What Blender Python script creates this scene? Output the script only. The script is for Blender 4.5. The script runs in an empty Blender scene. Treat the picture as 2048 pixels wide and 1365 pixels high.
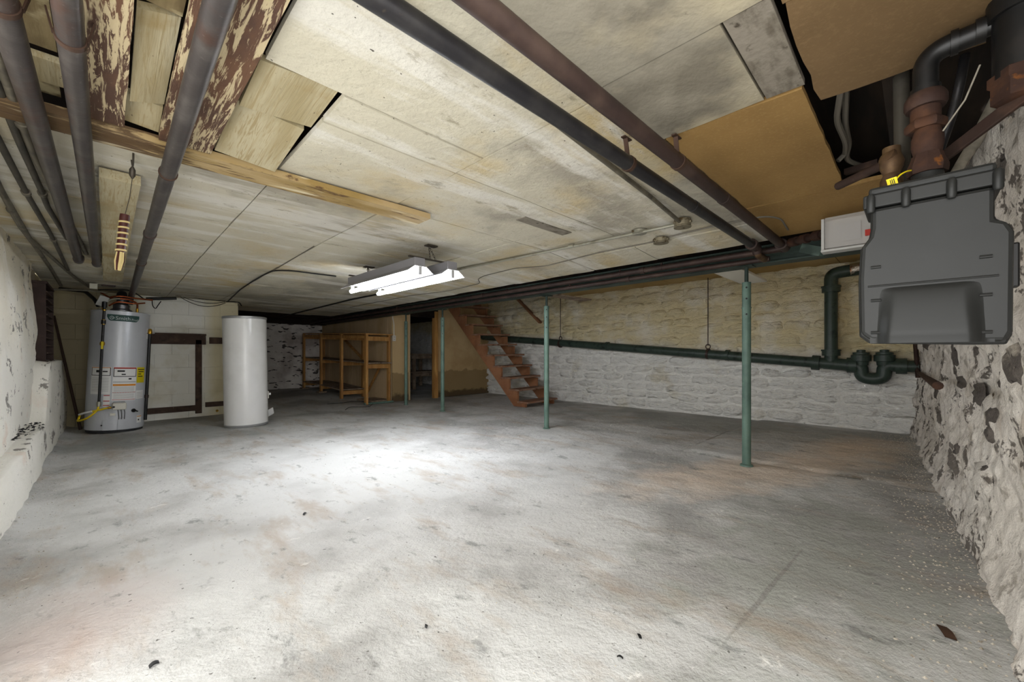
import bpy, math, random
from mathutils import Vector, Matrix, noise
random.seed(7)
SC = bpy.context.scene
COL = SC.collection
V = Vector
# ------------------------------------------------------------------ camera, world, exposure
FPX, CX, HY, CH = 810.0, 1024.0, 709.0, 1.0          # focal length in px, centre, horizon row, eye height
cam_d = bpy.data.cameras.new('camera')
cam_d.sensor_width = 36.0
cam_d.lens = FPX / 2048 * 36
cam_d.shift_y = (HY - 682.5) / 2048
cam_d.clip_start = 0.02
cam = bpy.data.objects.new('camera', cam_d)
COL.objects.link(cam)
cam.location = (0, 0, CH)
cam.rotation_euler = (math.radians(90), 0, math.radians(-45))
SC.camera = cam
SC.view_settings.view_transform = 'Standard'
SC.view_settings.look = 'None'
SC.view_settings.gamma = 1
SC.view_settings.use_curve_mapping = False
SC.view_settings.exposure = 1.78
wd = bpy.data.worlds.new('world')
SC.world = wd
wd.use_nodes = True
wd.node_tree.nodes['Background'].inputs[0].default_value = (1.0, 0.99, 0.97, 1)
wd.node_tree.nodes['Background'].inputs[1].default_value = 1.6
TUBE_POWER = 31.0
SC.cycles.use_denoising = True
SC.cycles.max_bounces = 6
SC.cycles.diffuse_bounces = 5
SC.cycles.use_adaptive_sampling = True
SC.cycles.adaptive_threshold = .05
SC.cycles.caustics_reflective = False
SC.cycles.caustics_refractive = False
SC.cycles.sample_clamp_indirect = 6
# walls left out behind the camera to let in added fill light (portals only guide the sampling)
def portal(loc, size, rz):
    pl = bpy.data.lights.new('fill_portal', 'AREA')
    pl.shape = 'RECTANGLE'; pl.size = size; pl.size_y = 2.2; pl.cycles.is_portal = True
    po = bpy.data.objects.new('fill_portal', pl); COL.objects.link(po)
    po.location = loc; po.rotation_euler = (math.radians(90), 0, math.radians(rz))
portal((-.66, .72, 1.0), 2.5, -90)
portal((.15, -.52, 1.0), 1.7, 0)

# ------------------------------------------------------------------ helpers
R2 = math.sqrt(2)
def at(px, py, z=None, X=None, Y=None, d=None):
    """a point of the place from where it is seen: on a height, a plane X, a plane Y or at a depth"""
    r = (px - CX) / FPX
    u = (HY - py) / FPX
    if z is not None: d = (z - CH) / u
    elif X is not None: d = X * R2 / (1 + r)
    elif Y is not None: d = Y * R2 / (1 - r)
    return V(((d + r * d) / R2, (d - r * d) / R2, CH + u * d))
def sm(t):
    t = max(0.0, min(1.0, t)); return t * t * (3 - 2 * t)
def zc(x, y):
    s1 = sm((x - 2.7) / 1.1); s2 = sm((y - 3.5) / 4.5)
    return 1.955 - .065 * s1 - .075 * s2 * (1 - .8 * s1)
def zf(x, y):
    h = .10 * sm((y - 8.0) / 3.0)
    h += .018 * sm((x - 4.27) / .05) * sm((1.72 - y) / .08)
    return h
def atc(px, py, off=0.0):
    z = 1.9
    for _ in range(12):
        p = at(px, py, z=z); z = zc(p.x, p.y) - off
    return p
def lin(h):
    h = h.lstrip('#'); o = []
    for i in (0, 2, 4):
        c = int(h[i:i + 2], 16) / 255
        o.append(c / 12.92 if c <= .04045 else ((c + .055) / 1.055) ** 2.4)
    return (o[0], o[1], o[2], 1)
def nz(x, y, z=0.0, s=1.0): return noise.noise(V((x * s, y * s, z * s)))

MATS = {}
def mat(name, col, rough=.7, metal=0.0, mix=(), bump=(), spec=.3, emit=0, trans=0, alpha=1, obj=False):
    m = bpy.data.materials.new(name); MATS[name] = m
    m.use_nodes = True
    nt = m.node_tree; N = nt.nodes; L = nt.links
    b = N['Principled BSDF']
    b.inputs['Roughness'].default_value = rough
    b.inputs['Metallic'].default_value = metal
    b.inputs['Specular IOR Level'].default_value = spec
    if trans: b.inputs['Transmission Weight'].default_value = trans
    if alpha < 1: b.inputs['Alpha'].default_value = alpha
    if emit:
        b.inputs['Emission Color'].default_value = lin(col); b.inputs['Emission Strength'].default_value = emit
    if obj:
        tc = N.new('ShaderNodeTexCoord'); pos = tc.outputs['Object']
    else:
        g = N.new('ShaderNodeNewGeometry'); pos = g.outputs['Position']
    def noi(scale, st=(1, 1, 1), detail=5, ro=.55, seed=0, dist=0, rot=0):
        mp = N.new('ShaderNodeMapping'); L.new(pos, mp.inputs[0])
        mp.inputs['Scale'].default_value = st; mp.inputs['Location'].default_value = (seed * 3.1, seed * 1.7, seed * 2.3)
        mp.inputs['Rotation'].default_value = (0, 0, rot)
        detail = min(detail, 5); t = N.new('ShaderNodeTexNoise'); L.new(mp.outputs[0], t.inputs['Vector'])
        t.inputs['Scale'].default_value = scale; t.inputs['Detail'].default_value = detail
        t.inputs['Roughness'].default_value = ro; t.inputs['Distortion'].default_value = dist
        return t.outputs[0]
    def rng(x, lo, hi, a=0.0, c=1.0):
        r = N.new('ShaderNodeMapRange'); r.clamp = True
        L.new(x, r.inputs[0])
        for i, v in enumerate((lo, hi, a, c)): r.inputs[i + 1].default_value = v
        return r.outputs[0]
    def mth(op, x, y):
        n = N.new('ShaderNodeMath'); n.operation = op
        for i, v in enumerate((x, y)):
            if isinstance(v, (int, float)): n.inputs[i].default_value = v
            else: L.new(v, n.inputs[i])
        return n.outputs[0]
    cur = None
    rgb = N.new('ShaderNodeRGB'); rgb.outputs[0].default_value = lin(col); cur = rgb.outputs[0]
    for c2, kw in mix:
        k = dict(kw); amt = k.pop('amt', 1.0)
        if 'blob' in k:
            cx, cy, rx, ry, a = k['blob']
            mp = N.new('ShaderNodeMapping'); mp.vector_type = 'TEXTURE'; L.new(pos, mp.inputs[0])
            mp.inputs['Location'].default_value = (cx, cy, 0); mp.inputs['Rotation'].default_value = (0, 0, math.radians(a))
            mp.inputs['Scale'].default_value = (rx, ry, 1000)
            ln = N.new('ShaderNodeVectorMath'); ln.operation = 'LENGTH'; L.new(mp.outputs[0], ln.inputs[0])
            f = mth('SUBTRACT', 1.0, ln.outputs['Value'])
            n = noi(k.get('scale', 3), k.get('st', (1, 1, 1)), 6, .6, k.get('seed', 0), k.get('dist', .3))
            f = mth('ADD', f, mth('MULTIPLY', mth('SUBTRACT', n, .5), k.get('rag', 1.5)))
            f = rng(f, 0, k.get('soft', .5), 0, amt)
        elif 'axis' in k:           # a change of colour along an axis with a ragged edge
            sx = N.new('ShaderNodeSeparateXYZ'); L.new(pos, sx.inputs[0])
            f = sx.outputs[k['axis']]
            if 'slope' in k: f = mth('ADD', f, mth('MULTIPLY', sx.outputs[k['slope'][0]], k['slope'][1]))
            n = noi(k.get('scale', 3), k.get('st', (1, 1, 1)), 5, .6, k.get('seed', 0))
            f = mth('ADD', f, mth('MULTIPLY', mth('SUBTRACT', n, .5), k.get('rag', .2)))
            f = rng(f, k['lo'], k['hi'], 0, amt)
        elif 'vor' in k:
            mp = N.new('ShaderNodeMapping'); L.new(pos, mp.inputs[0]); mp.inputs['Scale'].default_value = k.get('st', (1, 1, 1))
            t = N.new('ShaderNodeTexVoronoi'); L.new(mp.outputs[0], t.inputs['Vector']); t.inputs['Scale'].default_value = k['vor']
            f = rng(t.outputs['Distance'], k['lo'], k['hi'], 0, amt)
        else:
            lo, hi = k.pop('lo'), k.pop('hi')
            f = rng(noi(**k), lo, hi, 0, amt)
        mx = N.new('ShaderNodeMix'); mx.data_type = 'RGBA'
        L.new(f, mx.inputs[0]); L.new(cur, mx.inputs[6]); mx.inputs[7].default_value = lin(c2)
        cur = mx.outputs[2]
    L.new(cur, b.inputs['Base Color'])
    prev = None
    for sc, stg, dist, kw in bump:
        bn = N.new('ShaderNodeBump'); bn.inputs['Strength'].default_value = stg; bn.inputs['Distance'].default_value = dist
        L.new(noi(sc, **kw), bn.inputs['Height'])
        if prev: L.new(prev, bn.inputs['Normal'])
        prev = bn.outputs[0]
    if prev: L.new(prev, b.inputs['Normal'])
    return m

BASE = {}
class G:
    def __init__(s): s.v = []; s.f = []
    def add(s, vs, fs):
        o = len(s.v); s.v += [V(v) for v in vs]; s.f += [tuple(i + o for i in f) for f in fs]; return s
    def box(s, c, sz, rot=(0, 0, 0)):
        m = Matrix.Translation(c) @ __import__('mathutils').Euler(rot).to_matrix().to_4x4()
        a, b, c_ = (x / 2 for x in sz)
        vs = [m @ V((x, y, z)) for x in (-a, a) for y in (-b, b) for z in (-c_, c_)]
        return s.add(vs, [(0, 1, 3, 2), (4, 6, 7, 5), (0, 4, 5, 1), (2, 3, 7, 6), (0, 2, 6, 4), (1, 5, 7, 3)])
    def bb(s, x0, x1, y0, y1, z0, z1):
        return s.box(((x0 + x1) / 2, (y0 + y1) / 2, (z0 + z1) / 2), (abs(x1 - x0), abs(y1 - y0), abs(z1 - z0)))
    def bar(s, a, b, w, h, up=(0, 0, 1)):
        a, b = V(a), V(b); d = (b - a).normalized(); u = V(up)
        r = d.cross(u)
        if r.length < 1e-4: r = d.cross(V((1, 0, 0)))
        r.normalize(); u = r.cross(d).normalized()
        vs = [p + r * (i * w / 2) + u * (j * h / 2) for p in (a, b) for i, j in ((-1, -1), (1, -1), (1, 1), (-1, 1))]
        return s.add(vs, [(0, 1, 2, 3), (7, 6, 5, 4), (0, 4, 5, 1), (1, 5, 6, 2), (2, 6, 7, 3), (3, 7, 4, 0)])
    def tube(s, pts, r, n=12, cap=True, flat=None):
        pts = [V(p) for p in pts]; rs = r if isinstance(r, (list, tuple)) else [r] * len(pts)
        t0 = (pts[1] - pts[0]).normalized(); ref = V((0, 0, 1)) if abs(t0.z) < .9 else V((1, 0, 0))
        u = t0.cross(ref).normalized(); vs = []
        for i, p in enumerate(pts):
            t = (pts[min(i + 1, len(pts) - 1)] - pts[max(i - 1, 0)]).normalized()
            u = (u - t * u.dot(t)).normalized(); w = t.cross(u)
            vs += [p + (u * math.cos(k * 2 * math.pi / n) + w * math.sin(k * 2 * math.pi / n)) * rs[i] for k in range(n)]
        fs = [(i * n + k, i * n + (k + 1) % n, (i + 1) * n + (k + 1) % n, (i + 1) * n + k) for i in range(len(pts) - 1) for k in range(n)]
        if cap: fs += [tuple(reversed(range(n))), tuple(range((len(pts) - 1) * n, len(pts) * n))]
        return s.add(vs, fs)
    def lathe(s, base, prof, n=32, axis=(0, 0, 1)):
        a = V(axis).normalized(); ref = V((1, 0, 0)) if abs(a.x) < .9 else V((0, 1, 0))
        u = a.cross(ref).normalized(); w = a.cross(u); b = V(base)
        vs = [b + a * z + (u * math.cos(k * 2 * math.pi / n) + w * math.sin(k * 2 * math.pi / n)) * r for r, z in prof for k in range(n)]
        fs = [(i * n + k, i * n + (k + 1) % n, (i + 1) * n + (k + 1) % n, (i + 1) * n + k) for i in range(len(prof) - 1) for k in range(n)]
        fs += [tuple(reversed(range(n))), tuple(range((len(prof) - 1) * n, len(prof) * n))]
        return s.add(vs, fs)
    def prism(s, poly, off):
        n = len(poly); off = V(off); p = [V(x) for x in poly]
        return s.add(p + [x + off for x in p], [tuple(reversed(range(n))), tuple(range(n, 2 * n))] + [(i, (i + 1) % n, n + (i + 1) % n, n + i) for i in range(n)])
    def grid(s, fn, nu, nv, flip=False):
        vs = [fn(i / nu, j / nv) for j in range(nv + 1) for i in range(nu + 1)]
        fs = []
        for j in range(nv):
            for i in range(nu):
                q = (j * (nu + 1) + i, j * (nu + 1) + i + 1, (j + 1) * (nu + 1) + i + 1, (j + 1) * (nu + 1) + i)
                fs.append(tuple(reversed(q)) if flip else q)
        return s.add(vs, fs)
    def mesh(s, name, m, off=V((0, 0, 0)), smooth=40):
        me = bpy.data.meshes.new(name)
        me.from_pydata([v - off for v in s.v], [], s.f); me.update()
        import bmesh
        bm = bmesh.new(); bm.from_mesh(me); bmesh.ops.recalc_face_normals(bm, faces=bm.faces); bm.to_mesh(me); bm.free()
        me.materials.append(MATS[m] if isinstance(m, str) else m)
        if smooth:
            me.polygons.foreach_set('use_smooth', [True] * len(me.polygons))
            me.set_sharp_from_angle(angle=math.radians(smooth))
        return me
    def build(s, name, m, parent=None, base=None, smooth=40, bevel=0):
        if parent is not None: off = BASE[parent.name]
        elif base == 'origin': off = V((0, 0, 0))
        elif base is not None: off = V(base)
        else:
            xs = [v.x for v in s.v]; ys = [v.y for v in s.v]; zs = [v.z for v in s.v]
            off = V(((min(xs) + max(xs)) / 2, (min(ys) + max(ys)) / 2, min(zs)))
        me = s.mesh(name, m, off, smooth)
        o = bpy.data.objects.new(name, me); COL.objects.link(o)
        if parent is not None: o.parent = parent
        else: o.location = off
        BASE[o.name] = off
        if bevel:
            b = o.modifiers.new('bevel', 'BEVEL'); b.width = bevel; b.segments = 2; b.limit_method = 'ANGLE'; b.angle_limit = math.radians(35)
        return o
def tag(o, label=None, cat=None, group=None, kind=None):
    if label: o['label'] = label
    if cat: o['category'] = cat
    if group: o['group'] = group
    if kind: o['kind'] = kind
    return o
def thing(name, base, label, cat, group=None, rot=(0, 0, 0)):
    o = bpy.data.objects.new(name, None); COL.objects.link(o); o.empty_display_size = .1
    o.location = V(base); o.rotation_euler = rot; BASE[o.name] = V(base)
    return tag(o, label, cat, group)
def struct(o): return tag(o, kind='structure')
def fillet(pts, rad, n=6):
    pts = [V(p) for p in pts]; out = [pts[0]]
    for a, b, c in zip(pts, pts[1:], pts[2:]):
        d1 = (a - b); d2 = (c - b); r = min(rad, d1.length * .49, d2.length * .49)
        p1 = b + d1.normalized() * r; p2 = b + d2.normalized() * r
        for i in range(n + 1):
            t = i / n; out.append(p1 * (1 - t) ** 2 + b * 2 * t * (1 - t) + p2 * t * t)
    return out + [pts[-1]]
def sag(a, b, dz, n=10):
    a, b = V(a), V(b)
    return [a.lerp(b, i / n) - V((0, 0, dz * 4 * (i / n) * (1 - i / n))) for i in range(n + 1)]
def ring(g, p, d, r0, r1, w, n=20):
    """a collar of outer radius r1 round a pipe"""
    d = V(d).normalized()
    g.lathe(V(p) - d * (w / 2), [(r0, 0), (r1, 0), (r1, w), (r0, w)], n, d)

# ------------------------------------------------------------------ materials
ln = dict
mat('floor', 'c4c4c1', .85, mix=[
    ('a09f9b', ln(scale=1.4, lo=.45, hi=.60, detail=6, seed=1)),
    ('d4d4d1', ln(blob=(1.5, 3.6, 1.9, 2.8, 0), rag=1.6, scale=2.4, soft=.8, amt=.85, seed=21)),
    ('a1a39b', ln(blob=(2.4, .35, 1.4, .6, 0), rag=3.2, scale=4, soft=.7, amt=.8, seed=3)), ('4d544c', ln(blob=(4.25, .75, .035, .95, 0), rag=4, scale=9, soft=.8, amt=.8, seed=31)), ('8b8a84', ln(blob=(2.0, .45, .65, .012, -3), rag=1, scale=9, soft=.4, amt=.7, seed=32)), ('55544c', ln(blob=(5.7, 1.74, 1.4, .02, 0), rag=2, scale=9, soft=.6, amt=.6, seed=33)),
    ('9d9f9a', ln(blob=(6.2, 2.2, 1.0, 2.8, 0), rag=1.8, scale=2.2, soft=.8, amt=.85, seed=4)),  # greyer floor by the stone wall, partly shade painted into the colour
    ('989b98', ln(blob=(.5, 6.4, 1.4, 1.0, 0), rag=2.4, scale=2.4, soft=.6, amt=.6, seed=6)),  # darker floor round the heater, some of it painted-in shade
    ('e6d4c1', ln(blob=(3.9, 1.0, 1.6, .5, -25), rag=1.6, scale=2.6, soft=.7, amt=.8, seed=7)),
    ('e0ccb6', ln(blob=(5.4, .5, 1.3, .45, -8), rag=1.4, scale=2.6, soft=.7, amt=.8, seed=8)),
    ('a59480', ln(scale=2.6, lo=.53, hi=.68, detail=6, ro=.65, st=(1.8, .6, 1), seed=12, rot=.5, amt=.55)),
    ('c0a9a0', ln(blob=(-.1, 2.2, .35, .5, 0), rag=1, scale=3, soft=.8, amt=.5, seed=22)),
    ('6b6c68', ln(scale=8, lo=.585, hi=.68, detail=6, ro=.72, st=(1, .55, 1), rot=.7, seed=10, amt=.6)),
    ('e6e4de', ln(scale=10, lo=.64, hi=.70, detail=6, ro=.72, st=(.55, 1, 1), rot=.4, seed=11, amt=.6)),
    ('4f4c46', ln(scale=48, lo=.70, hi=.74, detail=2, seed=13, amt=.75)),
], bump=[(5, .6, .035, dict(detail=6, ro=.65, seed=3)), (45, .6, .010, dict(detail=5, ro=.75, seed=4))])
CEIL = [('b7a273', ln(scale=1.5, lo=.50, hi=.68, detail=6, seed=1, amt=.8)),
        ('938d80', ln(scale=1.3, lo=.52, hi=.62, detail=6, seed=5, amt=.75)),
        ('cfccc2', ln(scale=2.2, lo=.50, hi=.60, detail=6, ro=.65, seed=3, st=(.35, 1.8, 1), amt=.85)),
        ('847b66', ln(scale=7, lo=.61, hi=.68, detail=6, ro=.72, st=(.6, 1.4, 1), seed=6, amt=.6)),
        ('3b352b', ln(scale=62, lo=.765, hi=.785, detail=1, seed=8, amt=.9))]
mat('ceiling_paint', 'bdb7a4', .8, mix=CEIL, bump=[(6, .6, .025, dict(detail=6, ro=.65)), (60, .4, .004, dict(detail=4, ro=.7))])
mat('ceiling_grey', '8f897a', .85, mix=[('6f695c', ln(scale=2.2, lo=.46, hi=.62, detail=8, seed=2)), ('aea48a', ln(scale=2, lo=.52, hi=.68, detail=7, seed=4, amt=.8)),
    ('5a5344', ln(scale=14, lo=.66, hi=.74, detail=8, ro=.7, seed=6, amt=.7))], bump=[(5, .5, .02, dict(detail=8)), (50, .4, .004, dict(detail=6))])
mat('bare_patch', '7d766a', .9, mix=[('5e574b', ln(scale=9, lo=.45, hi=.65, detail=8, st=(1, 3, 1))), ('3c352a', ln(scale=16, lo=.63, hi=.7, detail=6, seed=4))], bump=[(30, .6, .006, dict(detail=8))])
mat('hardboard', '957646', .75, mix=[('84673b', ln(scale=1.6, lo=.45, hi=.65, detail=6)), ('a58a57', ln(scale=60, lo=.5, hi=.7, detail=3, ro=.7, amt=.35, seed=3)), ('5b4426', ln(scale=40, lo=.74, hi=.78, detail=2, seed=5))], bump=[(120, .2, .002, dict(detail=4))])
mat('hardboard_dull', '705a3d', .75, mix=[('624e33', ln(scale=1.5, lo=.4, hi=.65, detail=6)), ('80694a', ln(scale=60, lo=.5, hi=.7, detail=3, ro=.7, amt=.35))], bump=[(120, .2, .002, dict(detail=4))])
mat('upper_ceiling', 'b39a68', .75, mix=[('9c7d47', ln(scale=1.5, lo=.4, hi=.65, detail=6))])
mat('peeling', '4f392d', .7, mix=[('624633', ln(scale=7, lo=.45, hi=.6, detail=6, st=(1, .5, 1))), ('b6a684', ln(scale=22, lo=.515, hi=.545, detail=6, ro=.72, st=(2.6, .22, 1), seed=2, dist=.7)), ('b6a684', ln(scale=8, lo=.58, hi=.62, detail=6, ro=.72, st=(1.6, .4, 1), seed=8, dist=.3)), ('2c2018', ln(scale=40, lo=.7, hi=.74, detail=4, st=(1, .3, 1)))], bump=[(24, .6, .006, dict(detail=6, ro=.72, st=(2.6, .22, 1), seed=2, dist=.7))])
mat('peeling_strip', 'a8926a', .75, mix=[('8f7746', ln(scale=4, lo=.45, hi=.6, detail=6, st=(.4, 1.6, 1))), ('58402a', ln(scale=13, lo=.58, hi=.62, detail=8, ro=.68, st=(.3, 2.4, 1), seed=2)), ('45301f', ln(blob=(-.2, 2.4, .5, .6, 0), scale=16, st=(.3, 2.4, 1), rag=5, soft=.4, seed=6, amt=.85)), ('c9bd9d', ln(scale=9, lo=.58, hi=.66, detail=8, st=(.3, 2, 1), seed=5))], bump=[(13, .6, .006, dict(detail=8, st=(.3, 2.4, 1), seed=2))])
mat('cream_wood', 'aea487', .75, mix=[('8d7b52', ln(scale=26, lo=.52, hi=.62, detail=3, st=(2.4, .10, 1), dist=2.5, seed=3, amt=.7)), ('978a68', ln(scale=5, lo=.45, hi=.65, detail=5, st=(1.6, .3, 1))), ('8c7647', ln(scale=3, lo=.58, hi=.7, detail=7, seed=4, amt=.8)), ('4a3d28', ln(scale=50, lo=.7, hi=.74, detail=3, st=(1, .4, 1), seed=5))], bump=[(22, .6, .004, dict(detail=4, st=(2.2, .12, 1), dist=1.5))])
mat('dirty_wood', '847554', .8, mix=[('57492f', ln(scale=5, lo=.45, hi=.62, detail=7, st=(1.6, .4, 1))), ('a39776', ln(scale=7, lo=.55, hi=.65, detail=8, seed=3))], bump=[(20, .5, .004, dict(detail=5, st=(2, .2, 1)))])
mat('cavity_wood', '2b2118', .9, mix=[('17110c', ln(scale=6, lo=.4, hi=.6, detail=6, st=(.3, 2, 1)))])
mat('iron', '403b39', .42, .35, mix=[('55504c', ln(scale=9, lo=.45, hi=.7, detail=8)), ('4a342a', ln(scale=6, lo=.56, hi=.7, detail=8, seed=3, amt=.7)), ('6f6a64', ln(scale=60, lo=.66, hi=.72, detail=3, seed=5, amt=.5))], bump=[(60, .25, .002, dict(detail=5))])
mat('iron_dark', '2b2a2c', .40, .4, mix=[('3d3b3a', ln(scale=7, lo=.45, hi=.7, detail=7)), ('4d443b', ln(scale=40, lo=.64, hi=.7, detail=4, seed=4, amt=.5))], bump=[(60, .2, .002, dict(detail=5))])
mat('iron_brown', '3c2f2b', .5, .35, mix=[('4d3e37', ln(scale=8, lo=.45, hi=.7, detail=7)), ('302725', ln(scale=5, lo=.5, hi=.7, detail=7, seed=3))], bump=[(60, .25, .002, dict(detail=5))])
mat('strap', '4a382e', .6, .5)
mat('conduit', '6a6457', .5, .5, mix=[('4b473f', ln(scale=9, lo=.5, hi=.7, detail=7)), ('7e7869', ln(scale=14, lo=.55, hi=.7, detail=7, seed=2))])
mat('conduit_dark', '4a463e', .6, .4, mix=[('35322d', ln(scale=9, lo=.5, hi=.7, detail=7))])
mat('galvanised', 'a3a193', .4, .7, mix=[('7f7b6b', ln(scale=9, lo=.5, hi=.7, detail=7))])
mat('box_metal', '8b836e', .5, .6, mix=[('55462f', ln(scale=26, lo=.52, hi=.62, detail=7))])
mat('post_green', '5f776b', .45, mix=[('4d635a', ln(scale=6, lo=.45, hi=.7, detail=6)), ('6d8a7a', ln(scale=22, lo=.64, hi=.72, detail=5, amt=.6))])
mat('drain_green', '333f38', .42, mix=[('3a473f', ln(scale=5, lo=.45, hi=.7, detail=6)), ('1b2721', ln(scale=9, lo=.55, hi=.7, detail=6, seed=3))], bump=[(30, .25, .004, dict(detail=5))])
mat('beam_green', '37443d', .55, mix=[('24312b', ln(scale=4, lo=.45, hi=.65, detail=7)), ('55655c', ln(scale=9, lo=.58, hi=.7, detail=7, st=(1, .3, 2), amt=.7))])
STN = [('a89e8e', ln(scale=9, lo=.62, hi=.72, detail=8, ro=.7, seed=7, amt=.45)), ('655d50', ln(scale=22, lo=.7, hi=.76, detail=6, seed=9, amt=.6))]
mat('whitewashed_stone', 'ebe9e3', .85, mix=[('dccfa9', ln(axis=2, lo=.78, hi=1.02, rag=.35, scale=2, seed=2, slope=(1, -.07))), ('f0eee8', ln(scale=2, lo=.5, hi=.68, detail=8, seed=4, amt=.5)), ('c6b890', ln(scale=1.6, lo=.58, hi=.72, detail=8, seed=5, amt=.5))] + STN, bump=[(7, 1.0, .11, dict(detail=6, ro=.62, st=(1, .6, 1.7))), (30, .6, .012, dict(detail=4))])
mat('rough_wall', 'dad3c9', .9, mix=[('e8e2d9', ln(scale=2.2, lo=.45, hi=.65, detail=8, seed=4)), ('9a8160', ln(scale=2.5, lo=.6, hi=.72, detail=8, seed=5, amt=.6)), ('968d80', ln(scale=9, lo=.54, hi=.62, detail=6, ro=.72, seed=2, amt=.7)), ('5f5750', ln(scale=4.2, lo=.56, hi=.585, detail=6, ro=.72, seed=11, amt=.9)), ('332c27', ln(scale=16, lo=.64, hi=.7, detail=8, ro=.7, seed=9, amt=.8))], bump=[(6, .7, .04, dict(detail=9, ro=.62)), (34, .6, .012, dict(detail=8, ro=.7)), (130, .3, .003, dict(detail=4))])
mat('dark_stone', '5d5752', .9, mix=[('746c65', ln(scale=14, lo=.45, hi=.65, detail=9, ro=.7)), ('b8afa1', ln(scale=5, lo=.6, hi=.66, detail=9, seed=3)), ('35302d', ln(scale=30, lo=.6, hi=.68, detail=6, seed=5))], bump=[(18, .7, .015, dict(detail=9, ro=.7)), (90, .4, .004, dict(detail=5))])
mat('left_plaster', 'e2dfd5', .85, mix=[('cdc0a0', ln(axis=2, lo=.9, hi=1.8, rag=.8, scale=1.5, amt=.75)), ('e8e5dd', ln(scale=2, lo=.5, hi=.68, detail=8, seed=4, amt=.6)), ('d2b49e', ln(scale=2.4, lo=.64, hi=.74, detail=7, seed=14, amt=.5)), ('6b665f', ln(scale=6, lo=.585, hi=.615, detail=9, ro=.72, st=(1, .6, .8), seed=6, amt=.85)), ('4a453f', ln(scale=24, lo=.68, hi=.73, detail=7, seed=9, amt=.8))], bump=[(6, .6, .03, dict(detail=8)), (34, .5, .009, dict(detail=8, ro=.7))])
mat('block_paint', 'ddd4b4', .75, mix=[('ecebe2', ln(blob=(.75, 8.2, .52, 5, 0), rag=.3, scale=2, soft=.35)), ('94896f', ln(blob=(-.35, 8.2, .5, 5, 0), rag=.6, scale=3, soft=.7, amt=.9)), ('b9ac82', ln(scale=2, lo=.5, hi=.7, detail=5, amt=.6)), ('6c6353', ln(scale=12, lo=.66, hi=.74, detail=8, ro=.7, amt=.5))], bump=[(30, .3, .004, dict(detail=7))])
mat('far_brick', 'ded8d2', .85, mix=[('ece8e2', ln(scale=3, lo=.45, hi=.65, detail=8)), ('aea39c', ln(scale=2, lo=.5, hi=.7, detail=7, seed=3)), ('2b2725', ln(scale=5, lo=.58, hi=.61, detail=7, st=(1, 1, 2.6), seed=4, amt=.9))], bump=[(9, .7, .02, dict(detail=7, st=(1, 1, 2.5)))])
mat('partition', 'c6ad88', .75, mix=[('b59b74', ln(scale=2, lo=.45, hi=.65, detail=7, st=(1, 1, .3))), ('c7b08a', ln(scale=3, lo=.55, hi=.7, detail=7, seed=3, amt=.6)), ('6a5331', ln(scale=18, lo=.66, hi=.74, detail=6, amt=.6))])
mat('partition_dark_foot', 'c0a67b', .75, mix=[('ae9266', ln(scale=2, lo=.45, hi=.65, detail=7)), ('86704c', ln(axis=2, lo=.62, hi=.6, rag=.25, scale=4, seed=3, amt=.8)), ('3d3122', ln(axis=2, lo=.16, hi=.1, rag=.2, scale=9, seed=4, amt=.8))])  # darker in two ragged bands towards the floor
mat('pine', 'ae8149', .6, mix=[('9a6c3a', ln(scale=6, lo=.42, hi=.62, detail=7, st=(2, 2, .3))), ('c69a58', ln(scale=9, lo=.52, hi=.68, detail=6, st=(2, 2, .3), seed=3)), ('4f3318', ln(scale=30, lo=.7, hi=.76, detail=4))])
mat('dusty_board', '7d6b59', .85, mix=[('9b8b78', ln(scale=5, lo=.45, hi=.65, detail=7, st=(1.5, .4, 1))), ('43352a', ln(scale=9, lo=.55, hi=.7, detail=7, seed=4))])
mat('stair_wood', '94684a', .5, mix=[('7d543a', ln(scale=5, lo=.42, hi=.62, detail=7, st=(2, .7, .7))), ('9c6844', ln(scale=4, lo=.54, hi=.7, detail=7, seed=3)), ('3e2213', ln(scale=24, lo=.68, hi=.75, detail=5))])
mat('stair_tread', '85604a', .65, mix=[('8d7564', ln(scale=5, lo=.42, hi=.66, detail=8, st=(.5, 1.5, 1))), ('5c3620', ln(scale=8, lo=.55, hi=.7, detail=7, seed=4))])
mat('heater_grey', 'c3c6cb', .33, .1, spec=.5, mix=[('b8bbc0', ln(scale=3, lo=.45, hi=.65, detail=4, amt=.5))])
mat('heater_dark', '2a2b2d', .6)
mat('tank_white', 'dededc', .25, 0, spec=.5, mix=[('d2d2cf', ln(scale=5, lo=.5, hi=.7, detail=7, amt=.6))])
mat('tank_rim', '9fa0a0', .35, .4)
mat('black', '161616', .5)
mat('black_iron', '121212', .42, .2, mix=[('1f1c1a', ln(scale=12, lo=.5, hi=.7, detail=6))], spec=.5)
mat('brass', 'b98f2e', .35, .8)
mat('copper', 'b0603a', .3, .9, mix=[('7d3f28', ln(scale=12, lo=.45, hi=.65, detail=6))])
mat('flue_metal', '6f6f70', .35, .8)
mat('yellow', 'd8c416', .5)
mat('hose_yellow', 'd9bc10', .45)
mat('paper', 'e6e6e4', .6)
mat('plastic_white', 'd5d2c6', .5)
mat('print_black', '2a2a2a', .7)
mat('print_grey', 'a4a4a4', .7)
mat('print_red', 'a83228', .6)
mat('print_orange', 'd98a25', .6)
mat('logo_green', '2d4a45', .5)
mat('logo_letters', 'b9c4c2', .5)
mat('rust', '35231b', .8, .2, mix=[('4a3020', ln(scale=12, lo=.48, hi=.66, detail=8)), ('7d4a16', ln(scale=14, lo=.63, hi=.7, detail=6, seed=3)), ('281a15', ln(scale=8, lo=.52, hi=.7, detail=8, seed=5))], bump=[(40, .5, .004, dict(detail=7))])
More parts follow.
